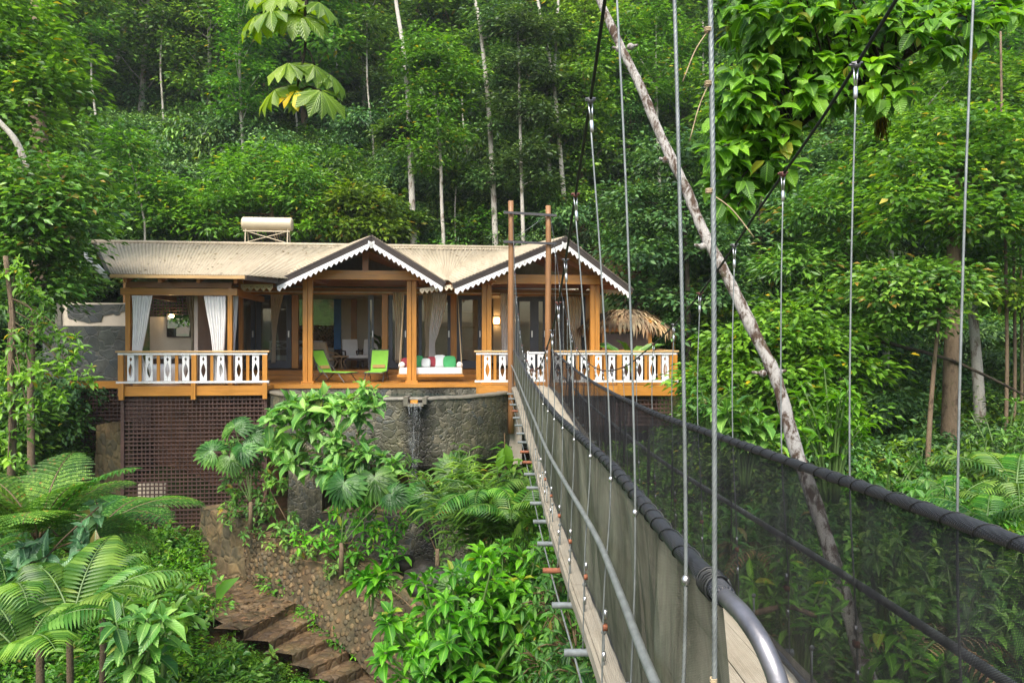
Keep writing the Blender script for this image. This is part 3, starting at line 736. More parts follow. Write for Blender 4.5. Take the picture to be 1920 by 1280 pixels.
# ------------------------------------------------------------------ suspension footbridge: runs from beside the camera to the arrival deck
BT = [ # d, X of the near-side rail, rail below eye, deck below eye
 (1.2,.52,.60,1.70),(2.05,.50,.615,1.74),(2.9,.525,.648,1.79),(3.8,.545,.686,1.84),(5.4,.50,.72,1.885),(7.,.455,.755,1.91),(8.5,.425,.755,1.90),(10.,.40,.745,1.87),(13.,.315,.66,1.74),(16.,.20,.47,1.52),(18.2,.10,.31,1.33),(19.5,.03,.235,1.255)]
W = 1.05
def bx(d): return interp(BT, d)
def railp(d, s): x, h, g = bx(d); return Vector((x + (W if s else 0), d, CZ-h))
def deckp(d, off, dz=0.): x, h, g = bx(d); return Vector((x+off, d, CZ-g+dz))
CT = [(.6,2.75),(1.0,2.5),(1.83,2.02),(2.68,1.60),(3.5,1.23),(4.35,.92),(5.2,.60),(6.,.335),(6.85,.10),(7.7,-.08),(9.1,-.34),(11.,-.46),(13.,-.33),(14.5,-.05),(16.,.62),(17.5,1.55),(19.22,3.50)]
XC = [(.6,.40),(4.,.402),(7.,.40),(12.,.30),(16.,.15),(19.22,.02)]
XR = [(.6,1.70),(2.9,1.66),(5.85,1.59),(8.,1.53),(11.,1.43),(14.2,1.34),(17.75,1.2),(19.22,1.09)]
def cablep(d, s): return Vector((interp(XR if s else XC, d)[0], d, CZ+interp(CT, d)[0]))
bridge = empty('suspension_bridge', 'steel cable footbridge with black netting sides leading to the villa deck', 'footbridge', deckp(8, W/2))
B0 = bridge.location.copy()
def bpart(name, mb, mat, parent=None, smooth=True):
    mb.v = [tuple(Vector(p)-B0) for p in mb.v]
    o = mb.build(name, M[mat] if isinstance(mat, str) else mat, parent or bridge, smooth); return o
ds = lambda a, c, n: [a+(c-a)*k/(n-1) for k in range(n)]
def wrapmat():
    t = NT('black net wrapping'); tc = t.coord()
    w1 = t.n('ShaderNodeTexWave', wave_type='BANDS', bands_direction='DIAGONAL'); t.l(tc, w1.inputs['Vector']); w1.inputs['Scale'].default_value = 55; w1.inputs['Distortion'].default_value = .6
    w2 = t.n('ShaderNodeTexWave', wave_type='BANDS', bands_direction='X'); t.l(t.coord((1,-1,1),(0,0,.7)), w2.inputs['Vector']); w2.inputs['Scale'].default_value = 50
    h = t.math('MULTIPLY', w1.outputs['Fac'], w2.outputs['Fac'])
    n = t.noise(tc, 5, 4)
    base = t.mix(h, t.ramp(n, [(.3,(.010,.011,.013)),(.7,(.022,.025,.03))]), (.055,.062,.075))
    t.bump(h, .8, .004); return t.set(base, .5, 0, .5)
M['wrap'] = wrapmat()
def netmat(name, yarn, stain, open_, h0=.45, h1=.8, patch=0):
    t = NT(name); tc = t.coord()
    def wv(rot, sc):
        w = t.n('ShaderNodeTexWave', wave_type='BANDS', bands_direction='Z'); t.l(t.coord((1,1,1), rot), w.inputs['Vector']); w.inputs['Scale'].default_value = sc; w.inputs['Distortion'].default_value = .25
        w.inputs['Detail'].default_value = 1; return w.outputs['Fac']
    a = wv((.35, 0, 0), 70.); c = wv((-1.2, 0, 0), 58.)
    grid = t.math('MAXIMUM', a, c)
    big = t.noise(t.coord((1,2.6,.30)), 1.9, 6, .72)
    base = t.ramp(big, [(.38, sc3(yarn,.3)), (.46, yarn), (.60, stain)])
    fine = t.noise(t.coord((1,1,.6)), 19, 5, .7)
    base = t.mix(.6, base, t.ramp(fine, [(.3,(.45,.45,.45)),(.75,(1.35,1.35,1.3))]), 'MULTIPLY')
    base = t.mix(t.math('MULTIPLY', grid, .22), base, sc3(stain, 1.5))
    t.bump(grid, .5, .004)
    t.set(base, .7, 0, .25)
    tr = t.n('ShaderNodeBsdfTransparent'); mx = t.n('ShaderNodeMixShader')
    fold = t.ramp(t.noise(t.coord((1,2.4,.18)), 2.0, 3), [(.38,(.05,)*3),(.62,(1,1,1))])
    op = t.math('MULTIPLY', t.math('SUBTRACT', 1.0, t.ramp(grid, [(h0,(0,0,0)),(h1,(1,1,1))])), open_)
    op = t.math('MULTIPLY', op, t.math('ADD', .45, t.math('MULTIPLY', fold, .75)))
    if patch:
        pn = t.ramp(t.noise(t.coord((1,2.2,.5)), 3.1, 5, .7), [(.46,(0,0,0)),(.62,(patch,)*3)]); op = t.math('ADD', op, pn)
    t.l(op, mx.inputs[0]); t.l(t.b.outputs[0], mx.inputs[1]); t.l(tr.outputs[0], mx.inputs[2]); t.l(mx.outputs[0], t.out.inputs['Surface'])
    return t.m
M['net_stained'] = netmat('algae stained net', (.05,.056,.036), (.135,.145,.105), .16, .45, .8, .10)
M['net_black'] = netmat('black shade net', (.010,.011,.013), (.022,.022,.024), .74, .45, .85)
# hand rails
L_ = [railp(d, 0) for d in ds(1.62, 19.45, 150)]
hr = bpart('handrail', MB().tube(L_, [.0265*(1+.07*math.sin(k*2.3)+.05*math.sin(k*.9)) for k in range(150)], 14), 'wrap')
e = railp(1.62, 0)
bpart('rail_end_pipe', MB().tube(smooth_path([railp(1.75,0), e, e+V(.012,-.10,-.008), e+V(.03,-.18,-.05), e+V(.045,-.225,-.13), e+V(.05,-.235,-.3), e+V(.05,-.235,-1.1)], 40), .0215, 16), plain('worn steel pipe', (.19,.19,.205), .4, .7, var=.35, scale=12), hr)
o = MB()
for k in range(7):
    c = railp(1.66+.012*k+.02*R.random(), 0); ax = V(R.uniform(-.25,.25),1,R.uniform(-.3,.2)).normalized(); q = ax.orthogonal().normalized(); r2 = ax.cross(q)
    o.tube([c+(q*math.cos(t)+r2*math.sin(t))*.034 for t in [i*2*PI/12 for i in range(13)]], .0032, 5)
o.tube([railp(1.67,0)+V(-.01,0,-.03), railp(1.66,0)+V(-.02,-.01,-.05), railp(1.66,0)+V(-.012,-.015,-.062)], .003, 5)
bpart('lashing_thread', o, 'wire_black', hr)
R_ = [railp(d, 1) for d in ds(1.1, 19.45, 150)]
hr2 = bpart('handrail', MB().tube(R_, [.0265*(1+.07*math.sin(k*2.1)+.06*math.sin(k*.77)) for k in range(150)], 14), 'wrap')
def helix(s, d0, d1, turns):
    out = []
    for k in range(turns*12+1):
        f = k/(turns*12); d = d0+(d1-d0)*f+.05*math.sin(f*37); th = 2*PI*turns*f
        out.append(railp(d, s)+V(.030*math.cos(th), 0, .030*math.sin(th)))
    return out
o = MB().tube(helix(1, 1.25, 9, 48), .0024, 4)
bpart('lashing_thread', o, 'wire_black', hr2)
bpart('lashing_thread', MB().tube(helix(0, 1.9, 9, 44), .0024, 4), 'wire_black', hr)
# netting sheets
def net(s, d0, d1, mat, off):
    def fn(i, j):
        d = d0+(d1-d0)*i; x, h, g = bx(d); hh = g-h-.03
        x0 = x+(W if s else 0); z = CZ-h-.01-hh*j
        b = math.sin(PI*min(1, j*1.02))
        y = b*.75*(.034*math.sin(d*4.1+1.7*j+math.sin(d*.9))+.030*math.sin(d*10.3+2.4*math.sin(d*1.3)+.8*j)+.020*math.sin(d*22+3*math.sin(d*2.1)+2*j))
        return Vector((x0+off*j+y, d+.02*math.sin(d*7+4*j), z))
    o = bpart('netting', MB().grid(fn, 420, 22), mat)
    return o
net(0, 1.66, 19.3, 'net_stained', .06); net(1, .9, 19.3, 'net_black', -.06)
# ropes at the foot of the nets, mid rails
bpart('foot_rope', MB().tube([deckp(d, .07, .045+.012*math.sin(d*6)) for d in ds(1.2, 19.3, 170)], [.017*(1+.25*math.sin(k*1.9)) for k in range(170)], 8), 'wrap')
bpart('foot_rope', MB().tube([deckp(d, W-.07, .045+.012*math.sin(d*5.3)) for d in ds(1.0, 19.3, 170)], [.017*(1+.2*math.sin(k*1.7)) for k in range(170)], 8), 'wrap')
bpart('mid_rail', MB().tube([railp(d, 0)+V(-.07, 0, -.41) for d in ds(1.1, 19.2, 80)], .017, 10), 'steel')
bpart('mid_rail', MB().tube([railp(d, 1)+V(.075, 0, -.50) for d in ds(1.0, 19.2, 80)], .02, 10), 'steel')
# deck boards run lengthways; edge boards
t = NT('pale grooved decking'); tc = t.coord((40, .8, 5)); g = t.noise(tc, 2.5, 5, .7)
gr = t.n('ShaderNodeTexWave', wave_type='BANDS', bands_direction='X'); t.l(t.coord(), gr.inputs['Vector']); gr.inputs['Scale'].default_value = 26
cr = t.n('ShaderNodeTexWave', wave_type='BANDS', bands_direction='Y'); t.l(t.coord(), cr.inputs['Vector']); cr.inputs['Scale'].default_value = 24
base = t.ramp(g, [(.3,(.25,.225,.175)),(.7,(.40,.365,.29))])
base = t.mix(t.ramp(t.noise(t.coord((1,.5,1)), 2.2, 5, .7), [(.5,(0,0,0)),(.75,(.7,.7,.7))]), base, (.16,.135,.09))
t.bump(t.math('ADD', t.math('MULTIPLY', gr.outputs['Fac'], .6), t.math('MULTIPLY', cr.outputs['Fac'], .5)), .5, .006)
M['decking'] = t.set(base, .75, 0, .3)
dk = None
nb = 6
for k in range(nb):
    x0 = -.035+(W+.07)*k/nb; x1 = x0+(W+.07)/nb-.006
    for a, c in ((.9, 2.95), (2.955, 5.3), (5.305, 7.7), (7.705, 10.2), (10.205, 12.6), (12.605, 15.), (15.005, 17.3), (17.305, 19.5)):
        pts = ds(a, c, 9)
        vs = []; jz = R.uniform(-.003, .003)
        for d in pts:
            vs += [deckp(d, x0, jz), deckp(d, x1, jz), deckp(d, x1, jz-.04), deckp(d, x0, jz-.04)]
        n = len(pts)
        o = MB().add(vs, [(4*i+j, 4*i+4+j, 4*i+4+(j+1)%4, 4*i+(j+1)%4) for i in range(n-1) for j in range(4)] + [(0,1,2,3), (4*n-1,4*n-2,4*n-3,4*n-4)])
        bpart('deck_board', o, 'decking', None, False)
for off in (-.05, W+.05):
    vs = []; pts = ds(.9, 19.45, 60)
    for d in pts: vs += [deckp(d, off-.012, -.01), deckp(d, off+.012, -.01), deckp(d, off+.012, -.09), deckp(d, off-.012, -.09)]
    bpart('edge_board', MB().add(vs, [(4*i+j, 4*i+4+j, 4*i+4+(j+1)%4, 4*i+(j+1)%4) for i in range(59) for j in range(4)]), 'decking', None, False)
# bays: cross pipes, hangers
bays = [1.83+.835*k for k in range(-1, 21)]
NEAR = (1.83-.835, 1.37)
for k, d in enumerate(bays):
    bpart('cross_pipe', MB().tube([deckp(d, -.20-.02*R.random(), -.115), deckp(d, W+.2, -.115)], .024, 10), 'rust' if k in (6, 12, 13, 18) else 'steel')
for x in (-.135, W+.135):
    bpart('under_cable', MB().tube([deckp(d, x, -.15) for d in ds(.8, 19.2, 60)], .0075, 6), 'steel')
CL = plain('galvanised clamp', (.20,.20,.21), .4, .6, var=.4, scale=30)
REDC = plain('red oxide clamp', (.15,.06,.05), .6, .2, var=.4, scale=30)
for s in (0, 1):
    for k, d in enumerate(bays):
        d = d - (.22 if s else 0)
        if d < .85: continue
        if not s and k == 0: d = 1.37
        top = cablep(d, s); e = -.085 if not s else W+.085
        bot = deckp(d, e, -.12); rl = railp(d, s) + V(-.036 if not s else .036, 0, 0)
        if not s and k == 0: top = V(.385, d, 2.75); bot = V(.415, d, CZ-1.85); rl = top.lerp(bot, .72)
        m = .0045
        near = d < 4.6
        L1, L2 = (rl-top).length, (bot-rl).length
        sag = smooth_path([top+V(0,0,-.10), top.lerp(rl, .5)+V((.008 if not s else -.008),0,0), rl, rl.lerp(bot, .5)+V(R.uniform(-.012,.012),0,0), bot], 24)
        if near:
            n = 1500 if d < 2. else 12
            full = smooth_path([tuple(p) for p in sag], n)
            o = MB().tube(full, m, 15, True, 5, 450.) if d < 2. else MB().tube(sag, m, 8)
        else: o = MB().tube(sag, m, 7)
        h = bpart('hanger_cable', o, 'steel')
        up = (top-rl).normalized()
        c = MB().box((top.x-.012, top.y-.022, top.z-.013), (top.x+.012, top.y+.022, top.z+.014))
        c.tube([top+V(-.026,-.012,.008), top+V(.026,-.012,.010)], .006, 6); c.tube([top+V(-.026,.012,.008), top+V(.026,.012,.010)], .006, 6)
        bpart('cable_clamp', c, CL if k % 2 else REDC, h)
        c = MB().tube([top+V(.009,0,-.01), top-up*.10+V(.005,0,0)], .004, 6).tube([top+V(-.009,0,-.01), top-up*.10+V(-.005,0,0)], .004, 6)
        c.tube([top-up*.10, top-up*.105, top-up*.155, top-up*.16], [.007,.0105,.0105,.007], 10)
        bpart('cable_socket', c, 'steel_bright', h)
        if d < 9:
            bpart('rail_clip', MB().ball(rl+V(0,0,-.03), .013, .013, .015, 8, 6), 'steel_bright', h)
            for f in (.55, .72): lo = rl.lerp(bot, f); bpart('ferrule', MB().tube([lo, lo+V(0,0,-.045)], .0098, 8), 'steel_bright', h)
        if d < 11:
            q = deckp(d+.4, -.02 if not s else W+.02, -.05)
            bpart('eye_rod', MB().tube([q+V(0,0,-.06), q+V(0,0,.22)], .007, 6).ball(q+V(0,0,.235), .016, .007, .016, 8, 6), 'steel', h)
        if d < 8:
            lo = rl.lerp(bot, .62); bpart('cable_grip', MB().box(lo+V(-.012,-.016,-.014), lo+V(.012,.016,.014)), 'rust', h)
for s in (0, 1):
    pts = [cablep(d, s) for d in ds(.6, 19.22, 120)]
    pts += [pts[-1]+V(0,.06,.02), pts[-1]+V(.0,1.6,-2.2) if s else pts[-1]+V(-.2,1.6,-2.4)]
    bpart('main_cable', MB().tube(pts, .0085, 9), 'wire_black')
# twine tags on the near hanger
p = railp(1.83-.835, 0)
tw = MB()
def knot(c):
    for k in range(3): tw.tube([c+V(.0065*math.cos(t),.0065*math.sin(t),.003*k) for t in [i*PI/4 for i in range(9)]], .0016, 4)
d0 = 1.37; tp = V(.385,d0,2.75); rl = tp.lerp(V(.415,d0,CZ-1.85), .72)
for f, e in ((.355, (-.05,-.0,-.10)), (.40, (-.035,.01,-.11)), (.49, (.09,0,-.09)), (.90, (-.006,0,-.045))):
    c = tp.lerp(rl, f); knot(c); tw.tube(smooth_path([c, c+V(*e)*.5+V(0,0,.012), c+V(*e)], 8), .0014, 4)
bpart('twine', tw, 'rope')
# tower at the villa end
for px, yt in ((958, 377), (1028, 386)):
    a = at(px, 740, 19.22); zt = at(px, yt, 19.22).z; zb = -1.3
    pts = [V(a.x+.008*math.sin(k), 19.22, zb+(zt-zb)*k/10) for k in range(11)]
    bpart('tower_post', MB().tube(pts, [.095-.002*k for k in range(11)], 16), 'post_wood')
for ya, yb in ((398, 404), (453, 457)):
    a, c = at(944, ya, 19.1), at(1044, yb, 19.1)
    bpart('cross_bar', MB().bar(a, c, .05, .065), 'dark_metal', None, False)
bpart('brace_wire', MB().tube([at(968, 445, 19.2), at(1024, 405, 19.2)], .006, 5), 'steel')
bpart('footing', MB().box(at(953, 870, 19.35), at(978, 757, 19.75)), 'concrete', None, False)
# the little gate on the deck
gate = empty('gate', 'white pierced wooden gate at the end of the footbridge', 'gate', at(1010, 722, 19.66))
for px in (997, 1014): put('baluster', BAL, gate, V((px-1010)/F*19.66, 0, .16))
g = gate.location
MB().bar((-.30,0,.93),(.30,0,.93),.05,.055).bar((-.30,0,.13),(.30,0,.13),.05,.055).build('gate_rail', M['white'], gate)
for xx in (-.335,.285): MB().box((xx,-.025,.02),(xx+.05,.025,.98)).build('gate_stile', M['white'], gate)
# ------------------------------------------------------------------ terrain: thin-plate surface through control points
CP = [(0,0,-3.2),(-6,0,-3.5),(7,0,-2),(0,4,-5.5),(-5,5,-5.8),(6,5,-3.4),(0,9,-6.6),(1,12,-6.2),(-1,14,-5.8),(-3,9,-6.6),(-8,8,-5.9),(-13,8,-4.5),
 (-6.8,18.5,-4.6),(-5.6,17,-4.75),(-5.2,14.5,-5.0),(-4.2,14,-5.6),(-3,13.4,-6.3),(-4,12.6,-6.0),(-3.2,11.5,-6.5),(-7.5,12,-5.2),(-9,15,-4.6),(-10.5,18,-4.2),(0,17,-4.6),(-2,18,-4.2),(-3,16,-4.9),
 (-8,21.5,-3.6),(-2,22,-2.4),(4,21.5,-1.7),(-11.5,20.7,-2.7),(-14,20.5,-1.7),(-10,25.5,-.2),(-3,26,.1),(5,26,.0),(9,25,.3),
 (5,11.5,-3.3),(8,14,-2.7),(6,18,-2.0),(10,18.5,-2.7),(13,18,-2.8),(9,22,-1.4),(16,21,-1.4),(12,12,-2.4),(8.5,7.5,-2.4),(3,9,-5.0),(3.5,14,-4.0),(16,10,-1.2),(21,16,-.5),
 (-14,14,-3.3),(-18,16,-.8),(-18,22,1.6),(-22,10,-1),(-16,25,2.2)]
for x in (-30,-20,-10,-4,3,10,20,30):
    CP += [(x,28,.3 if -12<x<6 else 2.6),(x,30.2,4.6+.6*math.sin(x*.3)),(x,32.5,7+.5*math.sin(x*.5)),(x*1.4,42,14.5+math.sin(x*.2)),(x*2,62,29),(x*3,95,50)]
for x in (-60,-30,0,30,60): CP += [(x,-40,3.5),(x,-18,-1)]  # unseen rise behind the camera, added for reflections; kept low to admit sky light
CP += [(-50,15,14),(-35,5,5),(40,8,8),(60,20,22),(-60,40,24),(65,45,26)]
CP = np.array(CP, float)
def _k(r2): return np.where(r2 > 0, r2*np.log(np.maximum(r2, 1e-9)), 0.)
_n = len(CP); _K = _k(((CP[:,None,:2]-CP[None,:,:2])**2).sum(-1)) + np.eye(_n)*2.
_P = np.c_[np.ones(_n), CP[:,:2]]; _A = np.zeros((_n+3,_n+3)); _A[:_n,:_n]=_K; _A[:_n,_n:]=_P; _A[_n:,:_n]=_P.T
_w = np.linalg.solve(_A, np.r_[CP[:,2], 0,0,0])
def gzs(x, y):
    x = np.atleast_1d(np.asarray(x, float)); y = np.atleast_1d(np.asarray(y, float)); out = np.empty(len(x))
    for i in range(0, len(x), 4000):
        q = np.c_[x[i:i+4000], y[i:i+4000]]
        out[i:i+4000] = _k(((q[:,None]-CP[None,:,:2])**2).sum(-1)) @ _w[:_n] + _w[_n] + q @ _w[_n+1:]
    return out + .12*np.sin(x*1.9+y*.7)*np.cos(y*1.6-x*.4) + .05*np.sin(x*5.1)*np.sin(y*4.3)
def gz(x, y): return float(gzs(x, y)[0])
gxs = np.concatenate([np.linspace(-75,-22,28), np.linspace(-21,21,130), np.linspace(22,75,28)])
gys = np.concatenate([np.linspace(-42,-3,16), np.linspace(-2,36,120), np.linspace(37,98,45)])
GX, GY = np.meshgrid(gxs, gys); GZ = gzs(GX.ravel(), GY.ravel())
vv = np.c_[GX.ravel(), GY.ravel(), GZ]; nx, ny = len(gxs), len(gys)
ii = (np.arange(ny-1)[:,None]*nx+np.arange(nx-1)[None]).ravel()
me = bpy.data.meshes.new('ground'); me.from_pydata(vv.tolist(), [], np.c_[ii, ii+1, ii+nx+1, ii+nx].tolist())
me.polygons.foreach_set('use_smooth', [True]*len(me.polygons))
t = NT('forest floor'); c = t.coord(); n1 = t.noise(c, .5, 8, .7); n2 = t.noise(c, 6, 6, .7)
b0 = t.ramp(n2, [(.3,(.022,.015,.008)),(.55,(.07,.04,.02)),(.75,(.12,.06,.03))])
b1 = t.ramp(n2, [(.3,(.012,.022,.006)),(.7,(.035,.065,.014))])
t.bump(n2, .8, .08)
me.materials.append(t.set(t.mix(t.ramp(n1, [(.42,(0,0,0)),(.56,(1,1,1))]), b0, b1), .95, 0, .2))
tag(link('ground', me), kind='structure')

# ------------------------------------------------------------------ the plunge pool
rim = [(497,727,20.5),(500,731,19.9),(530,739,18.6),(585,743,17.9),(660,745,17.45),(725,745,17.3),(800,744.5,17.35),(870,742,17.8),(920,739,18.5),(950,736,19.15),(957,733,19.6)]
rim = [V((x-960)/F*d, d, -.15) for x, y, d in rim]
rimS = smooth_path(rim, 70)
pool = empty('plunge_pool', 'curved dark stone plunge pool wall jutting out below the terrace deck', 'pool', V(-3.3, 19.5, -2.))
P0 = pool.location.copy()
def ctr(p, k, z): return V(p.x+( -3.3-p.x)*k, p.y+(20.6-p.y)*k, z) - P0
mb = MB()
lv = [(-.004,-.16),(0,-.30),(0,-.9),(-.004,-1.5),(.01,-1.85),(.035,-2.0),(.12,-2.06)]
mb.grid(lambda i, j: ctr(rimS[round(i*69)], lv[round(j*6)][0], lv[round(j*6)][1]+(.05*math.sin(i*19) if j > .75 else 0)), 70, 7)
bk = [(.1,-.16),(.1,-.5),(.1,-1.2)]
mb.grid(lambda i, j: ctr(rimS[round(i*69)], bk[round(j*2)][0], bk[round(j*2)][1]), 70, 3)
mb.build('pool_wall', M['pool_stone'], pool, True)
M['coping'] = plain('worn pool coping', (.15,.14,.11), .5, var=.45, scale=9, dirt=(.09,.09,.06), bump=.4)
cp_ = [(-.012,-.2),(-.014,-.145),(.05,-.138),(.108,-.145),(.11,-.2)]
MB().grid(lambda i, j: ctr(rimS[round(i*69)], cp_[round(j*4)][0], cp_[round(j*4)][1]+.006*math.sin(i*60)), 70, 5).build('coping', M['coping'], pool, True)
a = hp(498, 730, .84); c = hp(1000, 730, .84)
MB().add([HM @ V(a.x,.835,-.12)-P0, HM @ V(c.x,.835,-.12)-P0, HM @ V(c.x,.835,-2.)-P0, HM @ V(a.x,.835,-2.)-P0], [(0,1,2,3)]).build('rear_wall', M['pool_stone'], pool)
MB().add([ctr(p, .06, -1.9) for p in rimS]+[V(0,1.6,.1)], [(i, i+1, 70) for i in range(69)]).build('pool_floor', M['pool_stone'], pool)
t = NT('pool water'); wn = t.noise(t.coord(), 7, 3, .6); t.bump(wn, .12, .02)
WATER = t.set((.012,.03,.026), .04, 0, .6)
MB().add([ctr(p, .09, -.30)+P0 for p in rimS]+[V(-3.3,21.2,-.30)], [(i+1, i, 70) for i in range(69)]).build('pool_water', WATER)
tag(bpy.data.objects['pool_water'], kind='structure')
s = at(780, 748, 17.28)-P0
MB().box((s.x-.28, s.y-.26, -.33-P0.z), (s.x-.17, s.y+.3, -.10-P0.z)).box((s.x+.19, s.y-.22, -.29-P0.z), (s.x+.29, s.y+.3, -.12-P0.z)).build('spout_cheek', M['coping'], pool)
MB().box((s.x-.2, s.y-.27, -.34-P0.z), (s.x+.22, s.y+.3, -.28-P0.z)).build('spout_lip', M['coping'], pool)
MB().box((s.x-.13, s.y-.1, -.275-P0.z), (s.x+.05, s.y+.0, -.2-P0.z)).build('spout_light', plain('amber fitting', (.6,.25,.03), .4), pool)
# waterfall: thin strands
t = NT('falling water'); wn = t.noise(t.coord((16,16,.35)), 2.2, 4, .7)
tr = t.n('ShaderNodeBsdfTransparent'); mx = t.n('ShaderNodeMixShader')
t.l(t.ramp(wn, [(.5,(.0,)*3),(.78,(.30,)*3)]), mx.inputs[0]); t.set((.75,.82,.85), .2, 0, .5)
t.l(tr.outputs[0], mx.inputs[1]); t.l(t.b.outputs[0], mx.inputs[2]); t.l(mx.outputs[0], t.out.inputs['Surface'])
FALL = t.m
o = MB(); w0 = at(781, 750, 17.28)
for k, (x0, x1, L0) in enumerate(((-.17,.17,2.3),(-.10,.08,3.6))):
    def sheet(i, j, x0=x0, x1=x1, L0=L0, k=k):
        s_ = j; x = (x0+(x1-x0)*i)*(1-.35*s_)+.012*math.sin(9*i+5*s_+k); return V(w0.x+x-.02*s_, w0.y-.27-.30*math.sqrt(s_)-.05*k+.012*math.sin(14*i+3*s_), w0.z-.02-L0*s_)
    o.grid(sheet, 22, 26)
wf = o.build('waterfall', FALL, None, True); tag(wf, 'thin white waterfall dropping from the pool spout', 'waterfall')
# pillar, lower ledge, dark undercroft behind
def block(name, label, cat, mat, pts_bottom, pts_top, back=.5):
    """a wall with a battered face: bottom and top edge polylines in the world"""
    n = len(pts_bottom); g = V(*pts_bottom[n//2]); o = empty(name, label, cat, g)
    Bm = smooth_path(pts_bottom, 40); Tp = smooth_path(pts_top, 40); mb = MB()
    def off(i):
        q = Tp[min(i+1,39)]-Tp[max(i-1,0)]; nrm = V(-q.y, q.x, 0).normalized()
        if nrm.y < 0: nrm = -nrm
        return nrm
    mb.grid(lambda i, j: (Bm[round(i*39)].lerp(Tp[round(i*39)], j)-g) + off(round(i*39))*(.025*math.sin(i*31+j*9)+.015*math.sin(i*83-j*23)), 40, 14)
    mb.build('wall_face', M[mat], o, True)
    m2 = MB(); m2.grid(lambda i, j: Tp[round(i*39)]-g+off(round(i*39))*(back*j)+V(0,0,.03*math.sin(i*23+j*4)-.004), 40, 3)
    m2.grid(lambda i, j: Tp[round(i*39)].lerp(Bm[round(i*39)], j)-g+off(round(i*39))*back, 40, 2)
    for e in (0, 39):
        k = off(e)*back; m2.add([Bm[e]-g, Tp[e]-g, Tp[e]-g+k, Bm[e]-g+k], [(0,1,2,3)])
    m2.build('wall_top', M['rough_stone'], o, False)
    return o
block('stone_pillar', 'grey stone pillar under the pool behind the fan palms', 'pillar', 'pool_stone', [tuple(at(540,1080,18.4)), tuple(at(572,1080,18.3)), tuple(at(604,1080,18.35))], [tuple(at(540,860,18.4)), tuple(at(572,860,18.3)), tuple(at(604,860,18.35))], .6)
block('ledge_wall', 'low stone ledge wall below the waterfall', 'wall', 'pool_stone', [tuple(at(600,1060,17.6)), tuple(at(740,1060,17.4)), tuple(at(880,1060,17.6))], [tuple(at(600,962,17.6)), tuple(at(740,961,17.4)), tuple(at(880,962,17.6))], 1.2)
block('undercroft_wall', 'dark earth wall in the void beneath the pool', 'wall', 'rough_stone', [tuple(at(560,1080,19.6)), tuple(at(760,1080,19.8)), tuple(at(980,1080,19.7))], [tuple(at(560,850,19.6)), tuple(at(760,850,19.8)), tuple(at(980,850,19.7))], .4)
block('stone_buttress', 'square earth-stained buttress wall beside the tall lattice skirt', 'wall', 'rough_stone', [tuple(at(374,1040,18.75)), tuple(at(385,1070,18.0)), tuple(at(430,1095,17.0)), tuple(at(470,1102,16.9))], [tuple(at(376,950,18.75)), tuple(at(388,956,18.0)), tuple(at(432,966,17.1)), tuple(at(474,972,17.0))], .9)
block('stone_buttress', 'short stone return between the buttress and cobbled wall', 'wall', 'cobble', [tuple(at(452,1110,17.1)), tuple(at(475,1112,16.5)), tuple(at(492,1112,16.2))], [tuple(at(452,985,17.2)), tuple(at(475,1000,16.6)), tuple(at(492,1006,16.4))], .5)
block('retaining_wall', 'curving brown river-cobble retaining wall beside the steps', 'wall', 'cobble',
  [tuple(at(486,1112,16.15)), tuple(at(560,1145,15.3)), tuple(at(640,1212,14.3)), tuple(at(705,1275,13.75)), tuple(at(765,1345,13.2)), tuple(at(820,1420,12.6))],
  [tuple(at(488,1005,16.35)), tuple(at(600,1018,15.7)), tuple(at(705,1078,14.7)), tuple(at(790,1142,14.0)), tuple(at(860,1222,13.4)), tuple(at(925,1305,12.8))], .45)
block('concrete_post', 'pale weathered concrete post by the side lattice', 'post', 'rough_stone', [tuple(at(178,960,20.2)), tuple(at(200,975,19.9)), tuple(at(229,985,19.8))], [tuple(at(180,797,20.2)), tuple(at(200,793,19.9)), tuple(at(226,790,19.8))], .5)
block('concrete_post', 'pale stone gate pier beyond the shower wall', 'post', 'rough_stone', [tuple(at(56,800,22.2)), tuple(at(68,806,21.9)), tuple(at(81,806,21.9))], [tuple(at(56,694,22.2)), tuple(at(68,692,21.9)), tuple(at(81,690,21.9))], .5)
# grey slate shower wall and the broken parapet behind it
g = HM @ V(hp(160,700,2.0).x, 2.0, .06)
t = empty('shower_wall', 'grey slate crazy-paved shower wall left of the bath bay', 'wall', g, YAW)
x0, x1 = hp(82,700,2.).x, hp(243,700,2.).x; zt = hp(160,611,2.).z
cx = HI @ g
MB().box((x0-cx.x, -.06, 0), (x1-cx.x, .22, zt-.06)).build('wall_face', M['slate'], t)
g2 = HM @ V(hp(170,610,2.9).x, 2.9, .3)
t = empty('parapet_wall', 'broken stepped parapet with slate cladding above the shower wall', 'wall', g2, YAW); cx = HI @ g2
prof = [(104,616),(107,570),(112,567),(237,568),(243,616)]
MB().prism([V(hp(x,y,2.9).x-cx.x, 0, hp(x,y,2.9).z-.3) for x, y in prof], (0,.22,0)).build('wall_face', M['plaster'], t)
prof = [(126,572),(128,596),(150,601),(165,605),(190,603),(193,592),(214,588),(216,591),(224,590),(226,585),(240,583),(240,570)]
MB().prism([V(hp(x,y,2.9).x-cx.x, -.03, hp(x,y,2.9).z-.3) for x, y in prof], (0,.028,0)).build('slate_cladding', M['slate'], t)
MB().prism([V(hp(x,y,2.9).x-cx.x, -.05, hp(x,y,2.9).z-.3) for x, y in [(104,612),(108,566),(116,566),(117,612)]], (0,.049,0)).build('edge_cap', M['coping'], t)
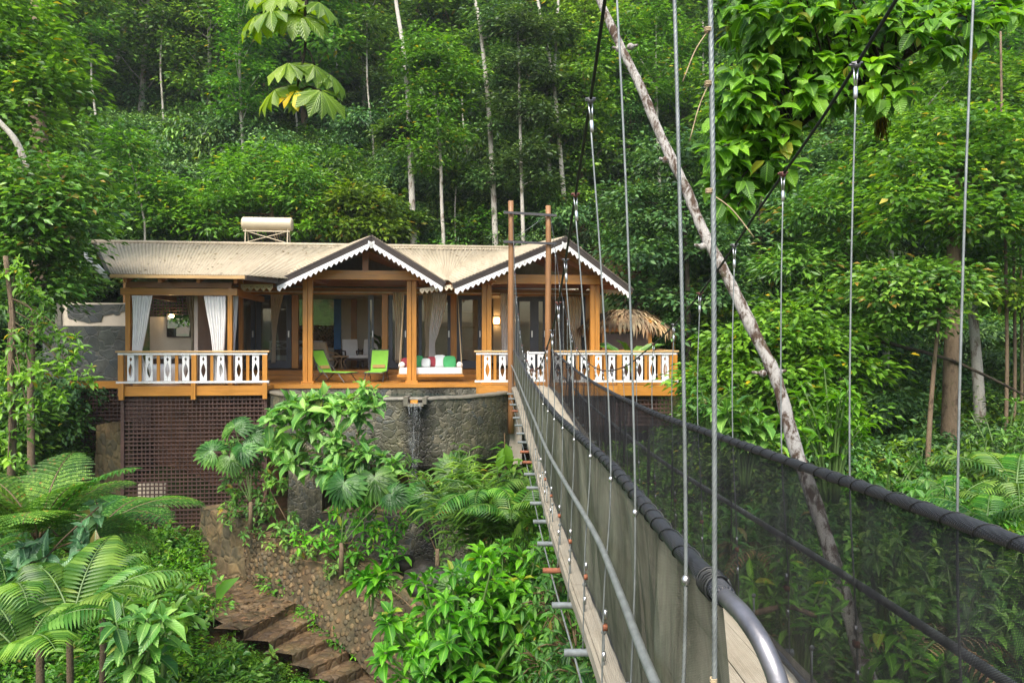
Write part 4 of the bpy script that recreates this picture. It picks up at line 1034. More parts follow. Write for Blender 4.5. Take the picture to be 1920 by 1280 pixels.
# path and steps
pp = [(at(360,1028,18.7)),(at(470,1096,16.4)),(at(556,1146,15.2)),(at(556,1132,15.36)),(at(455,1188,13.85)),(at(400,1150,14.6)),(at(345,1085,16.6)),(at(300,1040,18.4))]
edge_in = [at(375,1033,18.75), at(470,1100,16.45), at(520,1128,15.6), at(554,1134,15.3)]
edge_out = [at(250,1030,18.9), at(310,1085,16.9), at(390,1150,14.7), at(452,1190,13.8)]
ei, eo = smooth_path([tuple(p) for p in edge_in], 30), smooth_path([tuple(p) for p in edge_out], 30)
def pathz(i): return -4.57
o = MB().grid(lambda i, j: (lambda p: V(p.x, p.y, -4.57+.02*math.sin(9*i+5*j)+.015*math.sin(23*i-14*j)))(ei[round(i*29)].lerp(eo[round(i*29)], j)), 30, 12)
o.build('path', M['step_stone'], None, True); tag(bpy.data.objects['path'], kind='structure')
st = empty('stone_steps', 'wet stone steps descending beside the cobbled wall', 'steps', V(-4.6, 14.2, -5))
S0 = st.location.copy()
steps = [((457,1183),13.86,(556,1130),15.36),((503,1203),13.8,(592,1155),15.05),((547,1228),13.67,(630,1190),14.6),((580,1250),13.5,(655,1212),14.3),((617,1274),13.4,(690,1236),14.1),((655,1300),13.3,(730,1265),13.9),((695,1330),13.2,(770,1295),13.7)]
E = []
for k, (n_, dn, f_, df) in enumerate(steps):
    zz = -4.58-.2*k; a, c = at(*n_, dn), at(*f_, df); E.append((V(a.x,a.y,zz), V(c.x,c.y,zz)))
for k, (a, c) in enumerate(E):
    back_a, back_c = (E[k-1] if k else (a+V(-.6,.1,0), c+V(-.5,.1,0)))
    ba = V(back_a.x-.06, back_a.y, a.z); bc = V(back_c.x-.06, back_c.y, c.z)
    mb = MB()
    def fn(i, j):
        p = a.lerp(c, i); q = ba.lerp(bc, i); w = .012*math.sin(i*7+k)+.004*math.sin(i*19+2*k)
        tt = [(0,-.30),(0,-.02),(.03,.0),(.5,.01),(1,.0)][round(j*4)]
        r = p.lerp(q, tt[0]); return V(r.x+(w if j < .6 else 0), r.y, p.z+tt[1]+.005*math.sin(i*17+k*2)) - S0
    mb.grid(fn, 36, 5); mb.build('step', M['step_stone'], st, False)
# boulders in the wet gully under the fall
t = NT('wet black rock'); n = t.noise(t.coord(), 4, 6, .7); t.bump(n, .8, .05); M['rock'] = t.set(t.ramp(n, [(.3,(.007,.007,.006)),(.7,(.03,.026,.02))]), .5, 0, .4)
for k, (px, py, d, r, lb) in enumerate(((812,1085,14.7,.55,'large wet rock at the foot of the waterfall'),(742,1060,15.4,.4,'wet black rock beside the fall behind the rosette plant'),(905,1085,14.2,.42,'rounded wet rock below the single fan leaf'))):
    p = at(px, py, d); mb = MB(); mb.ball((0,0,0), r*1.2, r*.9, r*.62, 26, 18)
    mb.v = [tuple(Vector(v)*(1+.22*math.sin(v[0]*5+k)*math.cos(v[2]*6+v[1]*4)+.12*math.sin(v[0]*13+v[1]*11)*math.cos(v[2]*15))) for v in mb.v]
    o = mb.build('boulder', M['rock'], None, True); o.location = p; tag(o, lb, 'rock')
# ------------------------------------------------------------------ foliage tools
def nz(a): return a/np.maximum(np.linalg.norm(a, axis=-1, keepdims=True), 1e-9)
T4 = (np.array([(0,0,0),(.45,-.5,.10),(1,0,-.12),(.45,.5,.10)]), [(0,1,2),(0,2,3)])
T8 = (np.array([(0,0,0),(.28,-.42,.10),(.30,0,0),(.28,.42,.10),(.68,-.38,.04),(.70,0,-.07),(.68,.38,.04),(1,0,-.24)]),
      [(0,1,2),(0,2,3),(1,4,5,2),(2,5,6,3),(4,7,5),(5,7,6)])
TL = (np.array([(0,0,0),(.2,-.40,.06),(.22,0,0),(.2,.40,.06),(.6,-.5,.02),(.62,0,-.06),(.6,.5,.02),(1,0,-.34)]), T8[1])   # long strap or fan segment
TH_ = (np.array([(0,0,0),(.10,-.46,.06),(.26,0,.0),(.10,.46,.06),(.5,-.42,.05),(.58,0,-.06),(.5,.42,.05),(1,0,-.26)]), T8[1])   # heart shaped
TO = (np.array([(0,0,0),(.35,-.26,.04),(.36,0,0),(.35,.26,.04),(.75,-.5,.0),(.76,0,-.05),(.75,.5,.0),(1,0,-.16)]), T8[1])  # obovate lobe
def leaf_mesh(name, mat, P, D, N, L, Wd, tm=T4, uv=False, smooth=False):
    P, D, N = np.asarray(P, float), nz(np.asarray(D, float)), np.asarray(N, float); L = np.asarray(L, float)[:,None,None]; Wd = np.asarray(Wd, float)[:,None,None]
    S = nz(np.cross(N, D)); N = nz(np.cross(D, S)); T, fc = tm; k = len(P); m = len(T)
    v = P[:,None,:] + D[:,None,:]*(L*T[None,:,0:1]) + S[:,None,:]*(Wd*T[None,:,1:2]) + N[:,None,:]*(L*T[None,:,2:3])
    me = bpy.data.meshes.new(name); me.vertices.add(k*m); me.vertices.foreach_set('co', v.reshape(-1).astype(np.float32))
    li = np.concatenate([np.array(f) for f in fc]); ls = np.cumsum([0]+[len(f) for f in fc])[:-1]; nl = len(li)
    loops = (li[None,:]+np.arange(k)[:,None]*m).reshape(-1); starts = (ls[None,:]+np.arange(k)[:,None]*nl).reshape(-1)
    me.loops.add(k*nl); me.loops.foreach_set('vertex_index', loops.astype(np.int32))
    me.polygons.add(k*len(fc)); me.polygons.foreach_set('loop_start', starts.astype(np.int32))
    if smooth: me.polygons.foreach_set('use_smooth', np.ones(k*len(fc), bool))
    if mat: me.materials.append(mat)
    if uv:
        u = me.uv_layers.new(name='UVMap'); co = np.c_[T[li,0], T[li,1]+.5]
        u.data.foreach_set('uv', np.tile(co, (k,1)).reshape(-1).astype(np.float32))
    me.update(calc_edges=True); me.validate(); return me
class LB:
    """collects leaves"""
    def __init__(s): s.P=[];s.D=[];s.N=[];s.L=[];s.W=[]
    def a(s, p, d, n, l, w): s.P.append(tuple(p)); s.D.append(tuple(d)); s.N.append(tuple(n)); s.L.append(l); s.W.append(w)
    def arr(s, P, D, N, L, W): s.P += list(map(tuple,P)); s.D += list(map(tuple,D)); s.N += list(map(tuple,N)); s.L += list(L); s.W += list(W)
    def build(s, name, mat, parent=None, tm=T8, uv=True, smooth=True):
        return link(name, leaf_mesh(name, mat, s.P, s.D, s.N, s.L, s.W, tm, uv, smooth), parent)

LM = {}
LM['forest'] = leafmat('forest leaf', (.022,.065,.014),(.075,.16,.03),(.17,.30,.055), .45, .25, .4, odd=(.20,.20,.04), oddp=.985, hv=.35)
LM['forest2'] = leafmat('blue green forest leaf', (.025,.065,.025),(.07,.155,.05),(.15,.27,.09), .45, .25, .4, hv=.3)
LM['bright'] = leafmat('light green leaf', (.05,.12,.016),(.105,.22,.03),(.19,.34,.055), .42, .35, .4, odd=(.35,.28,.04), hv=.2)
LM['yellowish'] = leafmat('yellow green leaf', (.05,.12,.016),(.10,.205,.028),(.20,.33,.05), .45, .35, .4, odd=(.36,.28,.06), oddp=.982, hv=.2)
LM['fresh'] = leafmat('glossy fresh leaf', (.045,.135,.014),(.095,.25,.024),(.18,.38,.045), .42, .36, .4, odd=(.3,.33,.05), oddp=.97, hv=.12, rib=True)
LM['broad'] = leafmat('broad leaf', (.04,.11,.02),(.085,.20,.035),(.16,.30,.06), .38, .3, .5, odd=(.22,.16,.04), oddp=.975, hv=.15, rib=True)
LM['pale'] = leafmat('pale broad leaf', (0.077,0.187,0.039), (0.143,0.286,0.061), (0.242,0.396,0.099), .4, .3, .5, odd=(.3,.30,.08), hv=.12, rib=True)
LM['bluish'] = leafmat('grey green broad leaf', (0.039,0.110,0.055), (0.083,0.198,0.094), (0.154,0.297,0.143), .36, .25, .55, odd=(.25,.22,.06), oddp=.985, hv=.12, rib=True)
LM['fern'] = leafmat('tree fern leaf', (.036,.11,.02),(.075,.18,.032),(.15,.28,.065), .5, .35, .3, odd=(.24,.17,.05), oddp=.975, hv=.1)
LM['fan'] = leafmat('fan palm leaf', (.03,.095,.02), (.065,.16,.034), (.12,.24,.06), .35, .25, .5, odd=(.25,.22,.06), oddp=.985, hv=.12, rib=True)
LM['palm'] = leafmat('palm frond leaf', (.04,.125,.02),(.085,.19,.033),(.155,.28,.06), .4, .3, .45, odd=(.26,.19,.05), oddp=.975, hv=.12)
LM['cecropia'] = leafmat('lobed canopy leaf', (.085,.16,.014), (.13,.225,.02), (.19,.29,.035), .33, .4, .5, hv=.05, rib=True)
LM['yellow'] = leafmat('old yellow leaf', (0.495,0.330,0.022), (0.638,0.462,0.033), (0.682,0.528,0.088), .45, .4, .4, hv=.05)
LM['dry'] = leafmat('dead leaf', (.075,.055,.032), (.14,.10,.06), (.22,.17,.10), .8, .15, .2, hv=.1)
LM['moss'] = leafmat('hanging moss', (0.055,0.055,0.017), (0.121,0.110,0.022), (0.220,0.187,0.033), .9, .2, .1, hv=.05)
def bark(name, pale, dark, moss, amt=.5, scale=3.):
    t = NT(name); c = t.coord((1,1,.45)); n = t.noise(c, scale, 8, .72, .4); f = t.noise(t.coord((1,1,2.5)), scale*7, 5, .7)
    base = t.ramp(n, [(amt-.07, dark), (amt+.03, pale)])
    base = t.mix(.5, base, t.ramp(f, [(.3,(.45,)*3),(.7,(1.25,)*3)]), 'MULTIPLY')
    m = t.noise(t.coord((1,1,.6)), scale*.6, 5, .7)
    base = t.mix(t.ramp(m, [(.56,(0,0,0)),(.68,(.85,)*3)]), base, moss)
    t.bump(t.math('ADD', f, t.math('MULTIPLY', n, 1.5)), .9, .03); return t.set(base, .88, 0, .2)
BK = {'pale': bark('pale lichen bark', (.42,.40,.35), (.13,.095,.07), (.09,.10,.035), .44, 3.),
      'lean': bark('white patched bark', (.50,.48,.45), (.10,.065,.045), (.085,.08,.03), .50, 7.5),
      'brown': bark('brown bark', (.19,.14,.09), (.085,.06,.04), (.06,.07,.025), .45, 4.),
      'dark': bark('dark wet branch', (.06,.05,.035), (.025,.02,.016), (.05,.055,.02), .5, 6.),
      'green': plain('green stem', (.09,.16,.04), .5, var=.3),
      'stalk': plain('brown leaf stalk', (.12,.075,.035), .6, var=.3)}
def up(v=.0): return np.array((RN.normal(0,.25), RN.normal(0,.25), 1.))
def rosette(lb, p, axis, n, L, w, droop=.35, flat=.8):
    axis = (Vector(axis).normalized()+V(R.gauss(0,.22),R.gauss(0,.22),0)).normalized(); L = L*R.uniform(.7,1.15); q = axis.orthogonal().normalized(); r = axis.cross(q); ph = R.uniform(0, 2*PI)
    for k in range(n):
        a = ph+k*2.4; s = k/max(1,n-1); rad = q*math.cos(a)+r*math.sin(a)
        d = rad*(flat*(.55+.6*s))+axis*(.85-.85*s) - Z*(droop*R.uniform(.4,1.2)*s)
        l = L*R.uniform(.55,1.18)*(.62+.38*s)
        nn = axis*1.0 - rad*.15 + Z*.5
        lb.a(Vector(p)-axis*(.16*L*s)+rad*(.04*L), d, nn, l, l*w*R.uniform(.85,1.1))
def bush(name, label, cat, base, height, spread, nst, L, w, mat, n_ros=8, side=5, group=None, tm=T8, lean=(0,0), stemmat='green', droop=.4):
    base = Vector(base); t = empty(name, label, cat, base, 0, group); lb = LB(); st = MB()
    for k in range(nst):
        a = R.uniform(0, 2*PI); rr = math.sqrt(R.random())*spread; h = height*R.uniform(.5, 1.05)*(1-.35*(rr/spread)**2)
        tip = V(lean[0]*h+rr*math.cos(a), lean[1]*h+rr*.8*math.sin(a), h)
        pts = smooth_path([(.15*tip.x,.15*tip.y,-.35), (tip.x*.45, tip.y*.45, h*.55), tuple(tip)], 10)
        st.tube(pts, [.022*height**.5*(1-.7*i/9) for i in range(10)], 5)
        ax = (tip-pts[6]).normalized(); rosette(lb, tip, ax+Z*.6, n_ros, L, w, droop)
        for m in range(side):
            i = R.randint(4, 8); p = pts[i]; b = R.uniform(0, 2*PI); rd = V(math.cos(b), math.sin(b), R.uniform(-.1,.5))
            l = L*R.uniform(.6,1.0); lb.a(p+rd*.05, rd-Z*R.uniform(0,.5), V(rd.x*-.2, rd.y*-.2, 1), l, l*w)
    st.build('stem', BK[stemmat], t, True); lb.build('foliage', LM[mat], t, tm); return t
def frond_curve(p, az, el, L, droop, n=24):
    p = Vector(p); out = [p.copy()]
    for i in range(n-1):
        s = i/(n-1); e = el-droop*s**1.3; out.append(out[-1]+V(math.cos(az)*math.cos(e), math.sin(az)*math.cos(e), math.sin(e))*(L/(n-1)))
    return out
def fern_frond(mb, lb, p, az, el, L, droop, npin=17, wmax=.42, fine=True, hang=.25, roll=0.):
    c = frond_curve(p, az, el, L, droop, 30); mb.tube(c[::2]+[c[-1]], [.014*L**.5*(1-.85*i/15) for i in range(16)], 5)
    for k in range(npin):
        s = .14+.85*k/npin; i = min(28, int(s*29)); f = s*29-i; q = c[i].lerp(c[i+1], f); tdir = (c[i+1]-c[i]).normalized()
        side = tdir.cross(Z); side = side.normalized() if side.length > 1e-3 else V(1,0,0); nrm = side.cross(tdir)
        side = (side*math.cos(roll)+nrm*math.sin(roll)).normalized(); nrm = side.cross(tdir)
        l = wmax*L*math.sin(PI*min(1, (s*.96)**.75))**.8*R.uniform(.92,1.05)
        for sg in (-1, 1):
            d = (side*sg+tdir*.42+nrm*.12).normalized()
            if not fine:
                lb.a(q, d-Z*hang*.5, nrm, l, max(.02, l*.13)); continue
            m = max(5, int(l/.028)); pc = q.copy()
            for j in range(m):
                u = (j+.5)/m; pj = q+d*(l*u)-Z*(hang*l*u*u)
                dj = (d-Z*(2*hang*u)).normalized(); sd = dj.cross(nrm).normalized()
                ll = .058*L**.5*(1-u**2*.8)*.8
                for s2 in (-1, 1): lb.a(pj, sd*s2+dj*.45-nrm*.12, nrm, ll, max(.012, l/m*1.15))
def tree_fern(label, top, n, L, el=.9, droop=1.5, trunk_r=.06, az0=0., group=None, fine=True, azs=None, mat='fern', wmax=.36):
    top = Vector(top); g = gz(top.x, top.y); t = empty('tree_fern', label, 'tree fern', (top.x, top.y, g), 0, group); h = top.z-g
    MB().tube([V(0,0,-.4), V(.03,0,h*.5), V(0,0,h+.03)], [trunk_r*1.3, trunk_r, trunk_r*.8], 10).build('trunk', BK['brown'], t, True)
    for k in range(n):
        az = azs[k] if azs else az0+k*2*PI/n+R.uniform(-.2,.2); mb, lb = MB(), LB()
        fern_frond(mb, lb, (.03*math.cos(az),.03*math.sin(az),h), az, el*R.uniform(.8,1.15), L*R.uniform(.85,1.1), droop*R.uniform(.85,1.15), wmax=wmax, fine=fine)
        f = lb.build('frond', LM[mat], t, T4, False, False); mb.build('rachis', BK['stalk'], f, True)
    return t
def fan_leaf(lb, hub, facing, updir, r, n=16, spread=2.35, w=.26):
    facing = Vector(facing).normalized(); u = Vector(updir); u = (u-facing*u.dot(facing)).normalized(); s = u.cross(facing)
    for k in range(n):
        a = -spread+2*spread*k/(n-1); d = u*math.cos(a)+s*math.sin(a)-facing*.06
        lb.a(hub, d-Z*.12, facing+s*.35*math.sin(a*3), r*R.uniform(.92,1.05)*(1-.12*abs(a)/spread), r*w)
def fan_palm(label, base, fans, group='fan palms in the gully below the pool', mat='fan'):
    """fans: (px, py, depth, radius) of every leaf hub"""
    base = Vector(base); t = empty('fan_palm', label, 'fan palm', base, 0, group)
    MB().tube([V(0,0,-.4),V(0,0,.25)], [.06,.04], 8).build('stem', BK['brown'], t, True)
    for (px, py, d, r, ux, uz) in fans:
        hub = at(px, py, d)-base; lb = LB(); f = V(-hub.x*.15+R.uniform(-.25,.25)-.05, -1, R.uniform(.45,.9)); u = V(ux, -.25, uz)
        fan_leaf(lb, hub, f, u, r, 18)
        o = lb.build('fan_leaf', LM[mat], t, TL, True, True)
        MB().tube(smooth_path([(0,0,.2), tuple(hub*.5+V(0,.06,.18)), tuple(hub)], 10), [.012]*10, 5).build('stalk', BK['green'], o, True)
    return t
def frond_plant(name, label, cat, base, n, L, el, droop, azs=None, wmax=.3, npin=20, mat='palm', group=None, hang=.35, roll=None):
    base = Vector(base); t = empty(name, label, cat, base, 0, group)
    for k in range(n):
        az = azs[k] if azs else k*2*PI/n+R.uniform(-.3,.3); mb, lb = MB(), LB()
        fern_frond(mb, lb, (0,0,0), az, el*R.uniform(.75,1.2), L*R.uniform(.8,1.1), droop*R.uniform(.8,1.2), npin, wmax, False, hang, roll[k] if roll else 0)
        f = lb.build('frond', LM[mat], t, TL, True, True); mb.build('rachis', BK['green'], f, True)
    return t
def ginger(label, base, n, h, L, mat='palm', group=None, lean=.25, w=.16):
    base = Vector(base); t = empty('ginger_plant', label, 'plant', base, 0, group); lb, st = LB(), MB()
    for k in range(n):
        az = R.uniform(0,2*PI); c = frond_curve((R.uniform(-.25,.25),R.uniform(-.2,.2),-.2), az, 1.45-lean*R.random(), h*R.uniform(.7,1.1), .7*R.random(), 20)
        st.tube(c[::3], .009, 5); sd = V(-math.sin(az+1.), math.cos(az+1.), 0)
        for j in range(5, 20):
            sg = 1 if j % 2 else -1; td = (c[min(j+1,19)]-c[j-1]).normalized(); l = L*R.uniform(.8,1.1)*(.6+.4*math.sin(PI*(j-4)/17))
            lb.a(c[j], sd*sg+td*.6-Z*.12, td.cross(sd)*-sg*0+V(-td.x*.5, -td.y*.5-.25, 1), l, l*w)
    st.build('stem', BK['green'], t, True); lb.build('foliage', LM[mat], t, TL); return t
def leaf_screen(name, label, cat, pts, L, w, mat, n, depth=.25, group=None, tm=T8, droop=.7, stems=True):
    """creeper or hanging shrub: leaf clumps through the volume round a list of (px,py,d,rx,rz) blobs, with its vines"""
    g = at(*pts[0][:3]); t = empty(name, label, cat, g, 0, group); lb, st = LB(), MB(); tot = sum(b[3]*b[4] for b in pts); prev = None
    for (px, py, d, rx, rz) in pts:
        c = at(px, py, d)-g; k = max(3, int(n*rx*rz/tot))
        if prev is not None and stems: st.tube(smooth_path([tuple(prev), tuple(prev.lerp(c,.5)+V(R.uniform(-.1,.1),R.uniform(-.1,.1),R.uniform(-.15,.1))), tuple(c)], 8), .013, 5)
        prev = c; q = 0
        while q < k:
            v = RN.normal(0, 1, 3); v /= max(1e-6, np.linalg.norm(v)); v *= RN.uniform(.25,1)**.5
            p = c+V(v[0]*rx, v[1]*depth, v[2]*rz); b = R.uniform(0,2*PI); m = R.randint(4,8)
            if stems: st.tube([c+(p-c)*.4, c+(p-c)*.75+V(0,0,.03), p], .006, 4)
            rosette(lb, p, V(R.uniform(-.5,.5), R.uniform(-1.0,-.1), 1), m, L, w, droop); q += m
    st.build('stem', BK['stalk'], t, True); lb.build('foliage', LM[mat], t, tm); return t

# thatch of the shelter
P_,D_,N_,L_,W_,THm,tp = THATCH
link('thatch', leaf_mesh('thatch', THm, P_, D_, N_, L_, W_, TL, False, False), tp)
lb = LB()
for k in range(16):
    a = R.uniform(0,2*PI); lb.a((0,0,.35+.045*k), (math.cos(a), math.sin(a), .9), (0,0,1), .5, .15)
lb.build('foliage', LM['broad'], INDOOR, T8)

# ------------------------------------------------------------------ near plants, each placed where it grows
tree_fern('tall bright tree fern by the lattice with upright fan-shaped fronds', at(72,1012,9.6), 10, 1.6, 1.12, 1.3, .055,
          azs=[.15,.8,1.4,1.75,2.4,3.0,3.7,4.4,5.2,5.9], group='tree ferns below the lattice')
tree_fern('thin-trunked tree fern with drooping fronds behind the tall one', at(128,1030,10.4), 8, 1.45, .75, 1.6, .05, .3, group='tree ferns below the lattice')
frond_plant('palm_clump', 'low feathery palm arching over the near bottom corner', 'palm', at(40,1235,7.4), 7, 1.25, .95, 1.5, [.15,.6,1.1,1.7,2.5,3.1,5.6], .34, 24, 'fern', 'feathery palms near the camera')
frond_plant('palm_clump', 'feathery palm with one long frond over the broad-leaved shrub', 'palm', at(135,1170,8.1), 7, 1.35, 1.0, 1.45, [.05,.5,1.0,1.7,2.6,3.3,5.9], .30, 24, 'palm', 'feathery palms near the camera')
frond_plant('palm_clump', 'dark feathery palm beneath the tree fern trunks', 'palm', at(170,1100,9.4), 6, 1.3, .8, 1.5, None, .3, 20, 'palm', 'feathery palms near the camera')
frond_plant('palm_clump', 'shadowed feathery palm at the photo edge under the tree fern', 'palm', at(15,1120,8.6), 6, 1.2, .8, 1.5, None, .3, 20, 'palm', 'feathery palms near the camera')
leaf_screen('broadleaf_shrub', 'grey-green shrub with heart leaves under the tree fern crown', 'shrub', [(110,1060,9.0,.45,.35),(55,1060,9.1,.4,.4),(165,1010,9.3,.35,.3),(40,1110,8.8,.35,.3),(185,950,9.6,.25,.2)], .36, .62, 'bluish', 120, .3, None, TH_)
bush('broadleaf_shrub', 'pale big-leaved shrub standing at the bottom beside the path', 'shrub', at(255,1330,7.4), 1.45, .45, 8, .38, .48, 'pale', 7, 5)
bush('broadleaf_shrub', 'shrub with long upright leaves behind the pale big-leaved one', 'shrub', at(300,1230,8.2), 1.0, .35, 5, .36, .42, 'palm', 6, 3)
t = empty('single_leaf_plant', 'single upright yellow-green paddle leaf over the path', 'plant', at(405,1118,13.6)); lb = LB()
lb.a((0,0,-.05), (.42,-.1,.5), (-.5,-1,.4), .62, .30); lb.build('leaf', LM['yellowish'], t, T8); MB().tube([(-.05,.0,-.6),(0,0,-.04)], .012, 6).build('stalk', BK['green'], t)
tree_fern('small tree fern with one long frond across the lattice foot', at(190,985,11.2), 7, 1.55, .55, 1.25, .05, azs=[-.35,.5,1.3,2.2,3.1,4.2,5.2], group='tree ferns below the lattice')
# climbers and palms over the pool wall
leaf_screen('climbing_shrub', 'large-leaved climbing shrub spreading over the pool wall', 'shrub',
  [(560,770,15.6,.55,.35),(520,790,15.8,.3,.3),(600,760,15.5,.5,.28),(660,765,15.3,.45,.3),(700,745,15.2,.25,.25),(590,815,15.6,.45,.25),(650,840,15.3,.5,.35),(690,860,15.2,.4,.3),(640,885,15.2,.35,.25),(690,725,15.3,.18,.16),(545,855,15.7,.35,.3),(600,865,15.5,.35,.25),(730,870,15.1,.3,.25),(520,835,15.8,.25,.25)], .45, .55, 'pale', 820, .45, None, T8, .5)
leaf_screen('creeper', 'dense creeper draping the buttress beside the lattice', 'creeper',
  [(450,905,16.9,.45,.45),(490,950,16.6,.4,.5),(430,960,16.9,.35,.35),(520,900,16.6,.35,.45),(480,860,16.8,.35,.3),(540,980,16.3,.3,.4),(470,1000,16.4,.35,.2),(530,850,16.5,.3,.3),(440,840,17.0,.3,.25)], .22, .5, 'broad', 900, .4)
leaf_screen('creeper', 'hanging creeper on the pillar below the climbing shrub', 'creeper',
  [(610,1000,15.4,.35,.35),(650,1030,15.2,.4,.4),(690,960,15.3,.4,.4),(640,960,15.5,.35,.35),(560,1010,15.8,.25,.25),(700,1010,15.0,.35,.35),(740,990,15.2,.25,.4),(740,1040,14.8,.2,.3),(660,1075,14.9,.25,.25)], .24, .45, 'fresh', 700, .35)
leaf_screen('creeper', 'trailing vine with long leaves beside the waterfall', 'creeper', [(765,960,15.6,.2,.5),(790,900,15.8,.3,.3),(800,980,15.4,.2,.5),(850,1000,15.0,.3,.35),(720,905,15.6,.3,.3),(760,880,15.7,.25,.25),(820,1040,14.8,.2,.25)], .24, .4, 'broad', 300, .3)
leaf_screen('creeper', 'ferny creeper spilling over the top of the cobbled retaining wall', 'creeper', [(520,1012,16.0,.35,.2),(590,1025,15.6,.4,.22),(655,1060,15.0,.35,.25),(720,1100,14.4,.35,.25),(790,1160,13.7,.35,.25),(850,1235,13.1,.35,.28),(620,1060,15.2,.2,.3),(560,1050,15.6,.15,.25)], .17, .5, 'broad', 620, .35)
fan_palm('fan palm with three broad fans in front of the stone pillar', at(640,1040,14.2), [(645,905,14.2,.60,-.3,-1.),(702,895,14.4,.58,.2,-1.),(735,925,14.0,.45,1.,-.3)])
fan_palm('fan palm spreading before the upper lattice', at(470,960,16.2), [(398,845,16.2,.5,-.8,.5),(440,800,16.3,.5,-.2,.9),(432,858,16.1,.48,.5,-.8),(468,815,16.4,.55,.7,.8),(455,838,16.2,.5,.2,-1.)])
fan_palm('fan palm right under the waterfall spout', at(820,1050,14.6), [(795,928,14.6,.62,-.6,-.9),(858,925,14.5,.72,.3,-.9),(850,880,14.9,.6,.2,1.)])
fan_palm('young fan palm with one upright fan above the bright bush', at(868,1150,11.2), [(866,1078,11.2,.40,-.3,.9),(845,1100,11.1,.3,-.9,.2)])
ginger('ginger clump with strap leaves filling the corner under the bridge', at(905,1040,13.2), 26, 2.1, .52, 'palm', None, .55)
ginger('ginger stems with yellowed tips before the pool wall', at(850,960,14.6), 10, 1.5, .42, 'yellowish', None, .5)
ginger('tall ginger stems beside the concrete bridge footing', at(965,1030,12.6), 20, 2.0, .5, 'palm', None, .5)
frond_plant('palm_clump', 'striped palm with a hanging frond facing the camera', 'palm', at(905,945,12.2), 6, 1.25, .9, 1.7, [4.6,3.9,5.3,.3,2.6,1.6], .30, 20, 'fern', 'feathery palms below the bridge', .4)
frond_plant('palm_clump', 'feathery palm between the ginger and the hand rail', 'palm', at(960,985,11.0), 7, 1.2, .9, 1.5, None, .28, 20, 'palm', 'feathery palms below the bridge', .4)
t = empty('paddle_leaf_plant', 'tall stalk with two hanging olive paddle leaves by the bridge footing', 'plant', at(946,935,13.0)); lb = LB()
lb.a((-.02,0,.98), (-.22,-.15,-1), (-.3,-1,.1), .50, .2); lb.a((.02,0,1.05), (.2,-.15,-1), (.3,-1,.1), .52, .22); lb.build('leaf', LM['yellowish'], t, T8)
MB().tube([(0,0,-1.2),(.02,0,.3),(0,0,1.25)], .014, 6).build('stalk', BK['stalk'], t)
bush('rosette_plant', 'dark green rosette plant with big oval leaves on the cobbled wall', 'plant', at(695,1120,12.8), .55, .35, 5, .46, .46, 'fresh', 8, 4)
bush('leafy_bush', 'bright glossy bush in front of the gully at the bottom', 'bush', at(860,1420,8.4), 2.5, 1.05, 70, .27, .52, 'fresh', 10, 9, 'glossy bushes below the bridge')
bush('leafy_bush', 'tall glossy bush top standing clear beside the bridge deck edge', 'bush', at(950,1330,8.9), 2.25, .75, 44, .27, .52, 'fresh', 10, 8, 'glossy bushes below the bridge')
bush('leafy_bush', 'low glossy bush below the round wet rocks', 'bush', at(800,1260,10.4), .95, .7, 24, .24, .5, 'fresh', 8, 6, 'glossy bushes below the bridge')
t = empty('heart_leaf_plant', 'plant with huge heart leaves behind the glossy bush', 'plant', at(910,1190,10.2)); lb = LB(); st = MB()
for (px, py, dx, dz, l) in ((862,1120,-.35,-1,.62),(905,1128,-.6,-.5,.5),(975,1110,.8,-.35,.62),(1000,1150,.6,-.7,.5),(930,1100,.1,.6,.5),(880,1180,-.9,-.4,.45)):
    h = at(px, py, 10.1)-t.location; lb.a(h, (dx,-.45,dz), (-.1,-.7,1), l, l*.75); st.tube(smooth_path([(0,0,-.6), tuple(h*.6+V(0,0,.1)), tuple(h)], 8), .011, 5)
lb.build('foliage', LM['pale'], t, TH_); st.build('stem', BK['green'], t)
leaf_screen('leafy_bush', 'fine-leaved bush hanging under the bridge cross pipes', 'bush', [(1050,1130,8.2,.5,.45),(1080,1210,7.6,.45,.4),(1040,1050,8.8,.45,.4),(1010,1090,9.2,.4,.35),(1090,1260,7.2,.4,.3),(1020,1240,8.0,.4,.4)], .17, .42, 'broad', 1300, .5)
# beyond the bridge
bush('broadleaf_shrub', 'big-leaved bright shrub above the far net rail beside the leaning trunk', 'shrub', at(1395,880,12.6), 1.65, .55, 12, .44, .5, 'pale', 8, 5)
bush('broadleaf_shrub', 'leafy shrub with paddle leaves between leaning trunk and hanger', 'shrub', at(1560,905,12.2), 2.0, .85, 22, .34, .42, 'fresh', 8, 6)
bush('broadleaf_shrub', 'small shrub tucked below the shelter thatch', 'shrub', at(1330,800,15.2), 1.2, .6, 12, .28, .45, 'broad', 8, 5)
t = frond_plant('broadleaf_shrub', 'banana-like plant with wide leaves behind the arrival deck rail', 'plant', at(1180,700,21.6), 9, 1.5, 1.1, 1.3, None, .1, 2, 'palm'); 
lb = LB()
for k in range(9):
    a = R.uniform(0,2*PI); lb.a((.25*math.cos(a),.2*math.sin(a),.5), (math.cos(a),math.sin(a)*.7,.75), (0,-.4,1), R.uniform(.7,1.0), .32)
lb.build('leaf', LM['palm'], t, T8)
for px, py, d, n, lb_ in ((1905,905,9.4,8,'feathery palm leaning in at the edge beyond the bridge rail'),(1850,975,10.6,7,'feathery palm just above the far net rail'),(1790,930,13.0,7,'feathery palm at the foot of the two big trunks')):
    frond_plant('palm_clump', lb_, 'palm', at(px,py,d)-V(0,0,.15), n, 1.35, .85, 1.5, None, .27, 20, 'palm', 'feathery palms beyond the bridge', .4)
